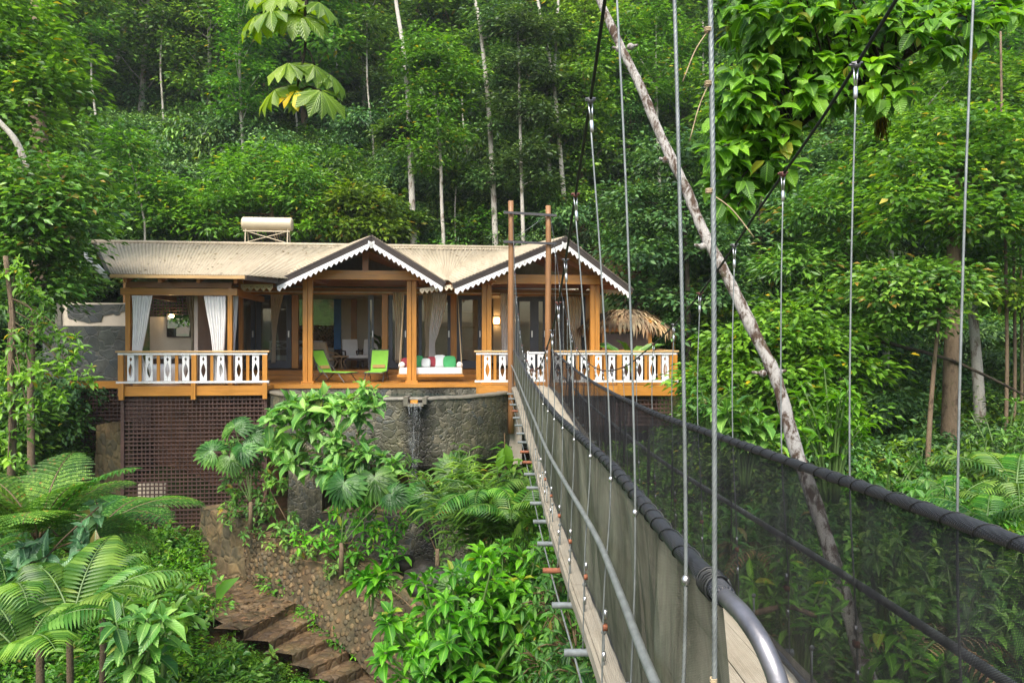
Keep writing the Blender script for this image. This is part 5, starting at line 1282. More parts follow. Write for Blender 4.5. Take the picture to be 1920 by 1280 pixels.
for k, (px, py, d, h, lb_) in enumerate(((1660,930,14.6,1.9,'bush standing above the far net rail next to the second hanger'),(1720,900,16.4,2.2,'bush in front of the slim leaning trunk'),(1600,900,17.0,2.4,'taller bush half hidden behind the paddle-leaved shrub'),(1880,880,16.0,2.4,'bush at the foot of the thin white stems'),(1830,905,15.0,1.7,'bush between the big brown trunk and the feathery palms'),(1770,960,12.2,1.3,'low bush just over the far net rail below the big trunks'))):
    bush('leafy_bush', lb_, 'bush', at(px,py,d)-V(0,0,.7), h, .9, 24, .25, .5, ('broad','bright','broad')[k%3], 8, 7, 'bushes beyond the far net rail')
# seen through the far net
for k, (px, py, d, lb_) in enumerate(((1370,1010,8.6,'bush behind the far net close to the leaning trunk foot'),(1500,1120,7.2,'bush behind the far net under the mid rail'),(1660,1060,8.0,'bright bush behind the far net beside the trunk'),(1800,1150,6.2,'bush behind the far net near the photo corner'),(1700,1270,5.2,'low bush behind the net at the bottom'),(1880,1080,7.4,'bush behind the net at the photo edge'),(1480,960,10.2,'bush rising to the far net rail'))):
    bush('leafy_bush', lb_, 'bush', at(px,py,d)-V(0,0,.6), 1.15, .6, 16, .24, .42, ('broad','fresh','pale')[k%3], 8, 6, 'bushes seen through the far net')
for px, py, d in ((1420,1030,8.2),(1760,1200,5.8)):
    frond_plant('dead_frond', 'brown dead palm frond hanging behind the far net', 'dead frond', at(px,py,d), 5, .9, .2, 1.6, None, .2, 14, 'dry', 'dead fronds behind the far net', .5)
t = empty('fallen_branch', 'pale weathered branch lying on the bank behind the far net', 'branch', at(1480,1145,6.9)); MB().tube(smooth_path([(-.35,0,-.02),(0,.02,.04),(.3,0,-.05),(.6,.1,.02)], 14), [.03,.032,.03,.028,.027,.027,.026,.025,.023,.02,.018,.015,.012,.008], 8).build('limb', BK['brown'], t, True)
# twig of leaves in front of the shower wall, and the thin trunk it grows from
t = empty('young_tree', 'slim young tree with leaf sprays before the grey shower wall', 'tree', (lambda p: V(p.x, p.y, gz(p.x, p.y)))(at(22, 860, 15.0))); g = t.location.copy()
path = [at(18,960,15.)-g, at(24,800,15.)-g, at(20,700,15.)-g, at(24,600,15.)-g, at(10,480,15.)-g]
MB().tube(smooth_path([tuple(p) for p in path], 20), [.085-.002*k for k in range(20)], 10).build('trunk', BK['brown'], t, True)
lb, st = LB(), MB()
for px, py in ((60,560),(95,620),(130,640),(85,640),(120,690),(150,700),(110,740),(135,670),(70,600),(40,530),(25,640),(15,760),(40,720),(15,860),(30,500),(45,660),(10,690),(35,800),(60,700),(15,820),(50,760)):
    c = at(px,py,15.+R.uniform(-.4,.4))-g; p0 = at(22,max(560,py-90),15.)-g; st.tube(smooth_path([tuple(p0), tuple(p0.lerp(c,.6)+V(0,0,.15)), tuple(c)], 8), .012, 5)
    for m in range(7): rosette(lb, c+V(R.uniform(-.25,.25),R.uniform(-.2,.2),R.uniform(-.2,.2)), V(R.uniform(-.4,.4),-.5,1), 7, .25, .45, .6)
st.build('branch', BK['brown'], t, True); lb.build('crown', LM['bright'], t, T8)
# the dark canopy leaves hanging at the top, on a branch that comes in from above
t = empty('lobed_leaf_branch', 'hanging branch with big finger-lobed leaves and one yellow leaf', 'branch', at(575,-60,7.4)); g = t.location.copy()
st = MB(); br = [at(640,-110,7.6)-g, at(578,-10,7.4)-g, at(572,90,7.4)-g, at(560,150,7.4)-g, at(556,172,7.4)-g]
st.tube(smooth_path([tuple(p) for p in br], 20), [.022-.0007*k for k in range(20)], 7)
st.tube(smooth_path([tuple(at(640,-110,7.6)-g), tuple(at(690,-200,7.7)-g)], 4), .03, 7)
def lobed(lb, hub, r, nrm, rot, n=10, dr=.6):
    nrm = Vector(nrm).normalized(); q = nrm.orthogonal().normalized(); s = nrm.cross(q)
    for k in range(n):
        a = rot+2*PI*k/(n+1); rad = q*math.cos(a)+s*math.sin(a)
        l = r*R.uniform(.85,1.05); lb.a(hub+rad*.01, rad-Z*dr*R.uniform(.7,1.3), nrm-Z*0, l, l*.37)
lb = LB()
for px, py, d, r, nv in ((510,18,7.3,.40,(-.3,-.5,1)),(560,22,7.4,.42,(.1,-.75,.8)),(480,30,7.5,.34,(-.6,-.4,1)),(600,5,7.5,.36,(.5,-.3,1)),(540,118,7.3,.34,(-.1,-.6,1)),(590,122,7.4,.34,(.5,-.6,.9)),(515,168,7.4,.33,(-.6,-.6,.8)),(602,170,7.3,.36,(.5,-.8,.7)),(575,178,7.5,.33,(.1,-.7,.8)),(620,140,7.5,.30,(.7,-.4,.8)),(530,-15,7.4,.4,(0,-.6,1)),(500,-25,7.6,.4,(-.3,-.6,1))):
    h = at(px,py,d)-g; lobed(lb, h, r*.98, nv, R.random()*6); mid = min(br, key=lambda b: (b-h).length); st.tube([mid, (mid+h)/2+V(0,0,.05), h], .010, 6)
lb.build('foliage', LM['cecropia'], t, TO); lb = LB(); lobed(lb, at(553,172,7.25)-g, .25, (-.1,-.8,.7), 1.); lb.build('yellow_leaf', LM['yellow'], t, TO)
st.build('branch', BK['dark'], t, True)
# leafy branch over the bridge
t = empty('overhanging_branch', 'big glossy green leafy branch overhanging the bridge from the top corner', 'branch', at(1960,-60,5.6)); g = t.location.copy()
main = [tuple(at(x,y,d)-g) for x, y, d in ((1990,-70,5.6),(1850,10,5.6),(1720,85,5.6),(1640,140,5.6),(1560,190,5.6),(1500,235,5.6),(1470,270,5.7))]
st = MB(); st.tube(smooth_path(main, 40), [.06-.0011*k for k in range(40)], 9)
lb = LB(); mp = smooth_path(main, 40)
regions = [(1440,60,70,75),(1500,40,80,60),(1420,140,55,65),(1395,200,50,55),(1372,250,36,60),(1352,310,26,50),(1372,355,32,36),(1430,240,55,60),(1480,170,65,60),(1560,90,75,75),(1560,160,60,40),(1630,60,60,60),(1690,40,60,45),(1760,30,55,50),(1830,25,50,35),(1890,10,40,30),(1400,300,40,45),(1368,388,16,20),(1640,170,40,25),(1690,150,30,30),(1450,320,25,30),(1370,40,25,35),(1500,-20,150,30),(1780,80,40,25)]
tota = sum(a*b for _,_,a,b in regions)
for (cx, cy, rx, ry) in regions:
    k = int(520*rx*ry/tota)+2
    for q in range(k):
        a = R.uniform(0,2*PI); s = math.sqrt(R.random()); px, py = cx+rx*s*math.cos(a), cy+ry*s*math.sin(a); d = 5.6+R.uniform(-.55,.55)
        p = at(px,py,d)-g; m = min(mp, key=lambda b: (b-p).length)
        if R.random() < .25: st.tube(smooth_path([tuple(m), tuple(m.lerp(p,.5)+V(0,0,.06)), tuple(p)], 7), [.011,.010,.009,.008,.007,.006,.005], 5)
        for j in range(R.randint(5,8)):
            rd = V(R.uniform(-1,1), R.uniform(-1,.6), R.uniform(-1.1,.25)); l = .15*R.uniform(.65,1.2)
            lb.a(p+rd*.03, rd, V(R.uniform(-.4,.4),-.55,1), l, l*.72)
lb.build('foliage', LM['fresh'], t, T8); st.build('limb', BK['dark'], t, True)
lb = LB(); c = at(1652,215,5.6)-g
for k in range(160):
    p = c+V(R.gauss(0,.025),R.gauss(0,.025),-R.random()*.12); lb.a(p, (R.gauss(0,.12),R.gauss(0,.12),-1), (0,-1,0), R.uniform(.05,.12), .006)
lb.build('moss_tuft', LM['moss'], t, T4, False, False)
# the leaning trunk
t = empty('leaning_tree', 'white lichen-patched tree trunk leaning across behind the bridge', 'tree', at(1612,1240,8.3)); g = t.location.copy()
ln = [(1640,1320,8.20,52),(1602,1180,8.52,48),(1571,1081,8.74,46),(1540,980,8.97,43),(1511,894,9.17,41),(1491,840,9.29,40),(1464,737,9.52,37),(1445,685,9.64,36),(1415,625,9.78,35),(1366,524,10.01,33),(1329,455,10.16,31),(1305,402,10.28,30),(1287,355,10.39,29),(1260,300,10.51,28),(1232,240,10.65,27),(1202,165,10.82,26),(1165,90,10.99,24),(1124,0,11.20,21),(1085,-90,11.40,18)]
pts = smooth_path([tuple(at(x,y,d)-g) for x,y,d,w in ln], 80); rr = [interp([(i,.63*w*d/F/2) for i,(x,y,d,w) in enumerate(ln)], 18*k/79)[0] for k in range(80)]
o = MB().tube(pts, [r*(1+.06*math.sin(k*.9)+.05*math.sin(k*2.3)+.03*math.sin(k*5.1)) for k, r in enumerate(rr)], 20)
for px, py, d, sx in ((1160,92,11.0,-.1),(1182,88,11.0,.12),(1248,300,10.5,-.10),(1318,462,10.15,-.13),(1430,700,9.6,-.16),(1460,697,9.6,.10)):
    p = at(px,py,d)-g; o.ball(p, .06,.06,.055, 10, 7); o.tube([p, p+V(sx,-.02,.02)], [.03,.02], 8)
o.build('trunk', BK['lean'], t, True)
# ------------------------------------------------------------------ forest trees: a few grown kinds, copied tree by tree
def crown_cloud(blobs, per, L, w, mat, name='crown', droopy=.3, tm=T4, out=.8):
    """leaf sprays spread through ellipsoid blobs ((x,y,z),(rx,ry,rz)); uneven, with gaps between sprays"""
    P,D,N,Ls,Ws = [],[],[],[],[]; vol = sum(b[1][0]*b[1][2] for b in blobs)
    for c, r in blobs:
        ns = max(3, int(per*.8*r[0]*r[2]/vol/26)); r = (r[0], r[1], r[2]*.85)
        v = RN.normal(0,1,(ns,3)); v /= np.linalg.norm(v,axis=1,keepdims=True); v[:,2] = np.where(v[:,2]<-.5, -v[:,2]*.4, v[:,2])
        cs = np.array(c)+v*np.array(r)*(RN.uniform(.25,1,(ns,1))**.5)*(1+.6*RN.uniform(0,1,(ns,1))**4)
        m = 26; off = RN.normal(0,1,(ns,m,3))*np.array((L*1.25,L*1.25,L*.55))
        p = cs[:,None]+off; dd = nz(off*np.array((1,1,.5))+v[:,None]*.5*L*out); dd[...,2] -= droopy*RN.uniform(.2,1.4,dd.shape[:2])
        n = np.array((0,0,1.))+RN.normal(0,.38,(ns,m,3))+v[:,None]*.35
        P.append(p.reshape(-1,3)); D.append(dd.reshape(-1,3)); N.append(n.reshape(-1,3)); l = L*RN.uniform(.65,1.2,ns*m); Ls.append(l); Ws.append(l*w*RN.uniform(.8,1.15,ns*m))
    return leaf_mesh(name, mat, np.concatenate(P), np.concatenate(D), np.concatenate(N), np.concatenate(Ls), np.concatenate(Ws), tm)
def rblobs(h0, h1, rad, n, shape='oval', rs=(.8,1.5), flat=.6):
    out = []
    for k in range(n):
        f = (k+R.random())/n; z = h0+(h1-h0)*f
        prof = {'oval': math.sin(PI*(.12+.8*f))**.7, 'cone': (1-f)**.8+.12, 'umbrella': .35+.65*f, 'tier': (.55+.45*math.sin(f*13))*(1-.55*f)}[shape]
        a = k*2.4+R.uniform(-.4,.4); q = rad*prof*R.uniform(.25,.9); r = R.uniform(*rs)
        out.append(((q*math.cos(a), q*math.sin(a), z), (r, r, r*flat)))
    return out
def trunk_mesh(h, r, blobs, mat, bend=.3, limbs=True):
    o = MB(); ph = R.random()*6
    f = lambda s: V(bend*math.sin(2.2*s+ph)-bend*math.sin(ph), bend*math.cos(1.7*s+ph)-bend*math.cos(ph), -1.2+(h+1.2)*s)
    o.tube([f(k/14) for k in range(15)], [r*(1.15-.8*k/14) for k in range(15)], 9)
    if limbs:
        for c, rr in blobs:
            s = min(.95, max(.15, (c[2]-.6+1.2)/(h+1.2)*.92)); a = f(s); c = Vector(c)
            o.tube([a, a.lerp(c,.5)+V(0,0,-.12), c], [r*.33, r*.22, r*.08], 5)
    return o.mesh('trunk', mat, True)
KIND = {}
def kind(key, h, tr, blobs, per, L, w, leaf, bk, **kw):
    KIND[key] = (trunk_mesh(h, tr, blobs, BK[bk], kw.pop('bend', .3)), crown_cloud(blobs, per, L, w, LM[leaf], **kw), h)
kind('broad', 11, .17, rblobs(3.2,11,2.7,17,'oval',(.9,1.7)), 7500, .32, .62, 'forest', 'pale')
kind('dense', 9, .16, rblobs(1.2,9,2.5,18,'oval',(.9,1.6),.75), 7500, .29, .6, 'forest2', 'brown', droopy=.4)
kind('column', 13, .14, rblobs(2.5,13,1.7,20,'tier',(.6,1.15),.7), 7000, .28, .6, 'forest', 'pale', droopy=.35)
kind('light', 12, .12, rblobs(4.5,12,1.6,15,'oval',(.7,1.2),.7), 6500, .28, .6, 'bright', 'pale')
kind('layer', 10, .15, rblobs(2.,10,3.2,14,'tier',(1.1,1.9),.28), 7000, .30, .55, 'forest2', 'brown', droopy=.15)
kind('yellowish', 9, .16, rblobs(1.8,9,2.6,17,'oval',(.8,1.5),.65), 8500, .26, .55, 'yellowish', 'pale', droopy=.5)
kind('weeping', 14, .2, rblobs(1.,14,2.2,22,'oval',(.7,1.3),1.3), 8500, .28, .5, 'forest', 'dark', droopy=1.0)
kind('glossy', 10, .15, rblobs(2.5,10,2.5,16,'oval',(.8,1.5),.65), 6500, .36, .6, 'bright', 'brown', droopy=.4)
NAMES = {'glossy': 'large-leaved light green', 'broad': 'broad-crowned green', 'dense': 'dense dark bluish-green', 'column': 'narrow tiered dark green', 'light': 'slender light green', 'layer': 'flat-layered dark green', 'yellowish': 'yellow-green leafy', 'weeping': 'drooping vine-hung'}
def zone(px):
    for lim, s in ((130,'at the photo\'s left edge'),(330,'above the near roof end'),(470,'just left of the solar tank'),(640,'above the solar tank'),(800,'behind the first gable'),(930,'above the valley between the gables'),(1060,'behind the bridge tower posts'),(1200,'behind the second gable'),(1400,'behind the leaning trunk\'s upper half'),(1560,'between leaning trunk and far hangers'),(1720,'beyond the far hangers'),(9999,'at the photo\'s right edge')):
        if px < lim: return s
def set_tree(key, x, y, s, rz, label, group, zoff=-.2, sx=1.):
    tm_, cm_, h = KIND[key]; t = empty('forest_tree', label, 'tree', (x, y, gz(x,y)+zoff), rz, group); t.scale = (s*sx, s*sx, s)
    link('trunk', tm_, t); link('crown', cm_, t); return t
rows = [(33.5,4.0,(.55,.8),'low'),(38.5,3.8,(.85,1.15),'low'),(44,4.4,(1.,1.3),'middle'),(50,5.,(1.05,1.4),'middle'),(57,5.8,(1.1,1.5),'high'),(66,7.,(1.2,1.6),'high')]
ROWT = {'low': 'low on the slope', 'middle': 'halfway up the slope', 'high': 'high on the slope'}
for d, sp, sr, rw in rows:
    half = d*.80; x = -half
    while x < half:
        xx = x+R.uniform(-.4,.4)*sp; yy = d+R.uniform(-.45,.45)*4.2; px = 960+xx/yy*F
        if not (d < 36 and 560 < px < 1000):
            ch = {'low': ['broad','dense','layer','glossy','light','dense'], 'middle': ['weeping','broad','column','glossy','light','layer','dense'], 'high': ['weeping','glossy','broad','dense','layer','light']}[rw]
            if px > 1500: ch = ch+['yellowish','layer','yellowish','light']
            k = R.choice(ch); lab = '%s tree %s, %s' % (NAMES[k], ROWT[rw], zone(px))
            set_tree(k, xx, yy, R.uniform(*sr), R.uniform(0,6.28), lab, lab.replace(' tree ', ' trees '))
        x += sp*R.uniform(.8,1.2)
# single trees one can pick out
def pale_tree(label, trunk, w, crowns, leaf='bright', bk='pale', per=5200, L=.24, group=None, ww=.5, hang=False):
    """trunk: (px,py,d) from the foot up; crowns: (px,py,d,rx,rz) blobs"""
    g = at(*trunk[0]); g.z = g.z if hang else gz(g.x, g.y); t = empty('forest_tree', label, 'tree', g, 0, group); n = 30
    pts = smooth_path(([] if hang else [(0,0,-.5)])+[tuple(at(*p)-g) for p in trunk], n)
    o = MB().tube(pts, [w*(1-.5*k/(n-1)) for k in range(n)], 9)
    bl = []
    for (px, py, d, rx, rz) in crowns:
        c = at(px,py,d)-g; m = min(pts, key=lambda q: (q-c).length+max(0,q.z-c.z)*.8); o.tube([m, m.lerp(c,.6)+V(0,0,.05), c], [w*.35,w*.22,w*.1], 5); bl.append((tuple(c), (rx, rx, rz)))
    o.build('trunk', BK[bk], t, True)
    if bl: link('crown', crown_cloud(bl, per, L, ww, LM[leaf]), t)
    return t
pale_tree('pale crooked trunk rising behind the first gable peak to the photo top', [(776,470,30),(772,360,30.3),(768,260,31),(764,170,31.5),(756,90,32),(742,0,33),(738,-60,33)], .16, [(772,415,30,.3,.3),(745,250,31,.5,.3)], 'forest')
pale_tree('slender light green tree with bright crown behind the first gable', [(832,470,29.5),(828,380,29.7),(826,300,30),(818,200,30.5),(808,130,31)], .095,
  [(800,90,31,1.2,.8),(785,120,30.5,1.0,.8),(835,120,30.6,1.1,.9),(850,150,30.5,1.0,.8),(800,170,30.5,1.1,.7),(835,205,30.3,1.2,.7),(785,215,30.4,.8,.5),(820,250,30,1.1,.5),(780,280,30,1.0,.5),(850,265,30,.8,.5),(800,310,29.8,.8,.4)], 'bright', per=9000)
pale_tree('white-barked forked tree rising above the valley between gables', [(929,472,30),(926,380,30.2),(921,290,30.8),(915,190,31.5),(906,100,32),(895,20,32.5),(880,-40,33)], .15, [(930,330,30.5,.9,.5),(905,345,30.5,.7,.5),(925,245,31,1.,.6),(940,170,31.5,1.,.7),(960,120,31.5,1.1,.8),(955,60,32,1.2,.9),(930,30,32,.9,.8)], 'forest2', per=7000)
pale_tree('slim straight tree just left of the tower posts', [(981,455,29),(979,380,29.2),(977,300,29.6),(974,190,30.2),(972,80,31)], .1, [(990,290,29.6,1.1,.6),(960,310,29.6,.9,.5),(1000,220,30,1.2,.7),(965,200,30,1.,.7),(985,130,30.5,1.2,.8),(1005,70,31,1.1,.8),(970,40,31,1.,.8),(1000,340,29.5,.9,.4)], 'forest2', per=8000)
pale_tree('pale trunk with a long lean behind the tower posts', [(1062,430,31),(1055,340,31.3),(1046,230,32),(1036,140,32.5),(1020,60,33),(1004,-20,33.5)], .13, [(1060,250,32,.8,.5),(1040,60,33,1.,.6)], 'forest')
pale_tree('thin rust-spotted trunk crossing the pale leaning one', [(1032,430,32),(1030,320,32.5),(1034,200,33),(1042,90,33.5),(1048,-20,34)], .12, [(1045,170,33,.7,.5)], 'forest')
pale_tree('thin white trunk above the woodpile gable end', [(855,470,31),(853,400,31.2),(856,330,31.5)], .05, [(856,330,31.5,.5,.4)], 'forest')
pale_tree('pair of thin white stems high above the solar tank', [(640,330,40),(632,130,42),(622,40,43),(618,-20,44)], .09, [(640,150,42,.7,.4)], 'forest')
pale_tree('tall pale stem high above the first gable', [(780,260,44),(784,120,45),(787,-10,46)], .14, [(800,60,45,.9,.6)], 'forest2')
pale_tree('thick grey trunk at the top above the wooded corner', [(75,330,24),(70,200,24.5),(70,90,25),(66,0,25.5),(62,-60,26)], .34, [(60,130,24,.5,.5),(85,150,24,.5,.6)], 'broad', 'brown', 900, .3)
pale_tree('broken bare pale branch leaning in at the photo edge', [(50,330,17),(48,310,17),(30,265,17),(0,230,17),(-30,200,17)], .10, [], 'forest', hang=True)
near_l = dict(L=.26, ww=.5)
pale_tree('leafy tree with bright crown filling the top corner', [(20,640,19),(10,400,19.5),(0,200,20),(-10,0,20)], .06,
  [(20,20,20,1.1,.7),(60,90,19.5,1.1,.7),(30,140,19,1.2,.8),(80,180,19,1.1,.6),(20,220,18.5,1.2,.7),(100,150,19.2,.6,.5),(50,60,20,1.,.6),(-20,100,19,1.,1.),(20,300,18.5,1.,.5),(60,260,18.5,.8,.4),(40,700,18.6,.6,.5),(55,790,18.6,.5,.5)], 'bright', 'brown', 7500, .27)
pale_tree('dark leafy tree hanging over the near end of the roof', [(60,640,17.2),(90,520,17.4),(100,400,17.6),(90,300,17.8)], .09,
  [(60,330,17.2,1.2,.5),(95,370,17.,1.1,.6),(60,410,16.8,1.3,.6),(105,425,16.6,.8,.5),(40,470,16.8,1.1,.6),(80,475,16.6,.9,.5),(90,540,17.0,.9,.5),(30,560,17.2,.8,.6),(105,505,17,.5,.4),(140,325,17.6,.7,.4),(60,370,17,1.,.5),(20,400,17,1.,.8)], 'broad', 'brown', 9000, .23)
pale_tree('yellow-leaved sapling with drooping compound leaves above the roof', [(272,440,27.5),(268,400,27.6),(255,340,27.8),(240,280,28)], .05, [(225,260,28,.45,.35),(245,280,28,.5,.3),(232,310,28,.4,.3),(262,330,28,.45,.3),(250,365,27.8,.5,.25),(300,345,27.8,.6,.25),(275,375,27.6,.5,.2)], 'yellowish', 'pale', 1800, .32, None, .42)
pale_tree('spreading light green tree standing behind the solar tank', [(520,470,28.5),(510,400,29),(505,340,29.4)], .12,
  [(470,330,29,1.5,.7),(520,300,29.4,1.4,.6),(560,340,29,1.2,.7),(440,380,28.8,1.4,.6),(500,370,28.6,1.5,.6),(570,390,28.6,1.,.6),(400,400,28.6,1.2,.6),(360,370,28.8,1.2,.6),(590,430,28.3,.8,.5),(420,430,28.2,1.2,.4),(330,420,28.4,1.1,.5)], 'bright', 'brown', 11000, .27, None, .4)
pale_tree('yellow-green bush tree behind the tank end of the first gable roof', [(650,465,29),(655,400,29.4),(660,360,29.6)], .08, [(640,385,29.2,.9,.4),(680,370,29.4,1.1,.4),(700,395,29.4,.9,.4),(620,420,29,.9,.5),(660,435,29,1.,.4),(720,430,29.2,.9,.5)], 'yellowish', 'brown', 5500, .3)
for x0, y0, x1, y1, d, w in ((700,395,688,40,36,.07),(880,430,866,110,35,.07),(1103,430,1088,150,35,.08),(1182,340,1168,30,38,.09),(556,330,548,60,38,.08),(1330,330,1318,40,36,.09),(425,300,418,-10,40,.10),(300,330,306,20,38,.08),(180,330,172,60,36,.08)):
    pale_tree('thin pale bare-stemmed tree on the slope, ' + zone(x0) + (' at its edge' if x0 in (1103, 880) else ''), [(x0,y0,d),((x0*2+x1)/3+4,(y0*2+y1)/3,d+.4),((x0+x1*2)/3-3,(y0+y1*2)/3,d+.9),(x1,y1,d+1.4)], w, [(x1+8,y1+10,d+1.2,.8,.5),(x1-14,y1+45,d+1.1,.6,.35)], 'forest', 'pale', 900, .3, 'thin pale stems on the slope', .6)
# right-hand valley side
pale_tree('big straight brown trunk beyond the far net rail', [(1778,930,18.5),(1782,760,18.6),(1786,600,18.8),(1788,450,19),(1788,330,19.3)], .27,
  [(1760,330,19,1.3,.6),(1830,300,19.4,1.4,.7),(1700,370,18.6,1.,.5),(1880,350,19.2,1.2,.6),(1800,400,18.6,1.3,.5),(1730,420,18.5,1.2,.5),(1850,430,18.7,1.2,.5),(1690,300,19,.8,.4),(1790,250,19.6,1.4,.6),(1870,250,19.8,1.3,.6),(1900,420,18.8,1.,.6)], 'yellowish', 'brown', 10500, .25, None, .52)
pale_tree('thick pale blotched trunk right behind the brown one', [(1838,800,20.5),(1832,690,20.6),(1822,560,20.8),(1812,420,21)], .20, [(1800,500,20.6,.9,.5),(1860,480,20.8,1.1,.5)], 'yellowish', 'pale', 2200, .25)
pale_tree('slim leaning trunk beside the mossy fallen bough', [(1738,900,16.5),(1744,780,16.6),(1752,680,16.8),(1762,580,17)], .075, [(1720,520,17.2,1.1,.5),(1680,560,17,1.,.5),(1760,540,17,1.,.5),(1640,530,17.4,.9,.4),(1700,600,16.8,.8,.35)], 'broad', 'brown', 4500, .22)
for k, (x, lb_) in enumerate(((1888,'thin white stem standing nearest the photo corner trunks'),(1903,'thin grey stem behind the thin white one'),(1916,'thin pale stem cut by the photo edge'))):
    pale_tree(lb_, [(x-4,880,19+k*.8),(x,700,19.2+k*.8),(x-2,500,19.5+k*.8)]+([(x-8,300,20),(x-12,60,21)] if k == 0 else [(x-3,440,20)]), .06, [(x+5,560,19.4+k,.6,.3)], 'yellowish', 'brown', 700, .24)
pale_tree('mossy bough sagging across the dark gap', [(1620,632,18.6),(1700,652,18.4),(1780,674,18.5),(1850,705,18.2),(1930,745,18)], .06, [], 'forest', 'dark', hang=True)
pale_tree('rounded green tree between the leaning trunk and second hanger', [(1470,860,17.5),(1475,740,17.6),(1480,640,17.8)], .09,
  [(1430,640,17.6,.9,.5),(1480,600,18,1.,.5),(1520,650,17.6,1.1,.5),(1560,690,17.3,1.1,.5),(1450,700,17.3,1.,.5),(1500,740,17.,1.1,.5),(1400,690,17.5,.8,.5),(1570,630,17.8,.9,.4),(1380,640,17.9,.8,.5),(1540,780,16.8,.9,.5),(1340,720,17.6,.9,.6)], 'bright', 'pale', 9000, .24)
pale_tree('feather-leaved green tree deep behind the second hanger', [(1560,820,21),(1580,700,21.2),(1590,560,21.5),(1585,430,22)], .1,
  [(1600,520,21.4,1.3,.3),(1560,560,21.2,1.2,.3),(1640,560,21.2,1.2,.3),(1610,610,21,1.2,.3),(1550,470,21.8,1.2,.4),(1620,440,22,1.3,.4),(1540,400,22,1.2,.5),(1500,500,21.8,1.,.4),(1600,360,22.3,1.3,.5)], 'broad', 'dark', 8000, .3, None, .35)
pale_tree('dark leafy tree in the shade behind the leaning trunk', [(1290,700,25),(1290,560,25.2),(1285,440,25.5),(1275,320,26)], .13,
  [(1240,420,25.5,1.6,.7),(1300,380,26,1.6,.7),(1200,480,25,1.4,.6),(1330,470,25.2,1.4,.6),(1260,300,26.2,1.6,.8),(1180,380,26,1.3,.7),(1340,560,24.8,1.2,.6),(1210,560,25,1.2,.5),(1160,540,25.3,1.,.5),(1230,620,24.8,1.2,.5),(1330,280,26.4,1.4,.7)], 'forest2', 'dark', 12000, .26)
pale_tree('light green layered tree above the leaning trunk bend', [(1240,430,33),(1235,300,33.5),(1230,160,34.5)], .13,
  [(1200,110,34.5,1.8,.5),(1170,60,35,1.6,.5),(1240,140,34.3,1.5,.5),(1210,180,34,1.5,.5),(1150,130,34.6,1.2,.5),(1270,80,35,1.4,.5),(1120,90,35,1.2,.4),(1230,30,35.2,1.5,.5)], 'bright', 'pale', 7000, .3, None, .42)
pale_tree('tall bluish tree between the upper hangers', [(1420,600,27),(1425,450,27.5),(1430,330,28)], .14,
  [(1440,380,27.5,1.5,.7),(1400,440,27.2,1.4,.7),(1480,430,27.4,1.4,.7),(1520,350,27.8,1.3,.8),(1450,500,26.8,1.4,.6),(1390,520,26.8,1.2,.6),(1500,300,28,1.3,.7),(1580,300,28,1.2,.7),(1620,240,28.5,1.2,.7),(1540,480,27,1.1,.6)], 'forest2', 'brown', 10000, .25)
pale_tree('yellow-green tree hanging below the big leafy branch', [(1660,700,23),(1668,560,23.2),(1672,420,23.6),(1675,280,24)], .12,
  [(1650,270,23.8,1.,.6),(1700,240,24,1.1,.6),(1740,280,23.8,1.,.6),(1670,340,23.5,1.,.5),(1620,330,23.8,.9,.5),(1760,220,24.2,1.2,.6),(1650,420,23.3,.9,.4),(1830,200,24.4,1.3,.7),(1900,160,24.6,1.3,.8),(1780,150,24.6,1.2,.6)], 'yellowish', 'pale', 8500, .27)
# ------------------------------------------------------------------ undergrowth: one uncountable mass per ground
def proto(name, me): return bpy.data.objects.new(name, me)
def small_bush(L, w, leaf, r, h, per, **kw):
    bl = [((R.uniform(-r,r)*.7, R.uniform(-r,r)*.7, h*R.uniform(.2,.9)), (r*.5, r*.5, h*.3)) for k in range(9)]
    return crown_cloud(bl, per, L, w, LM[leaf], 'leaf_mass', **kw)
def fern_clump(L, leaf, n=11):
    mb, lb = MB(), LB()
    for k in range(n): fern_frond(mb, lb, (0,0,.05), k*2.4, R.uniform(.5,1.2), L*R.uniform(.7,1.1), 1.4, 16, .28, False, .3)
    return leaf_mesh('fern_mass', LM[leaf], lb.P, lb.D, lb.N, lb.L, lb.W, T4)
def ros_clump(L, w, leaf, n=9):
    lb = LB()
    for k in range(n):
        rosette(lb, (R.gauss(0,.35), R.gauss(0,.35), R.uniform(.3,.9)), V(R.uniform(-.4,.4),R.uniform(-.4,.4),1), 8, L, w, .4)
    return leaf_mesh('rosette_mass', LM[leaf], lb.P, lb.D, lb.N, lb.L, lb.W, T8, True, True)
far_p = [proto('bush_a', small_bush(.22,.5,'forest',1.4,1.9,2400)), proto('bush_b', small_bush(.25,.45,'forest2',1.5,2.3,2400,droopy=.6)), proto('bush_c', small_bush(.24,.5,'bright',1.3,1.7,1900)), proto('fern_a', fern_clump(1.8,'palm')), proto('bush_d', small_bush(.3,.35,'forest',1.2,2.6,2000,droopy=1.))]
near_p = [proto('low_a', small_bush(.13,.5,'broad',.6,.55,900)), proto('low_b', small_bush(.11,.5,'bright',.55,.45,900)), proto('fern_b', fern_clump(.75,'fern',9)), proto('ros_a', ros_clump(.2,.45,'fresh')), proto('ros_b', ros_clump(.24,.5,'broad')), proto('low_c', small_bush(.10,.4,'fresh',.6,.5,1000))]
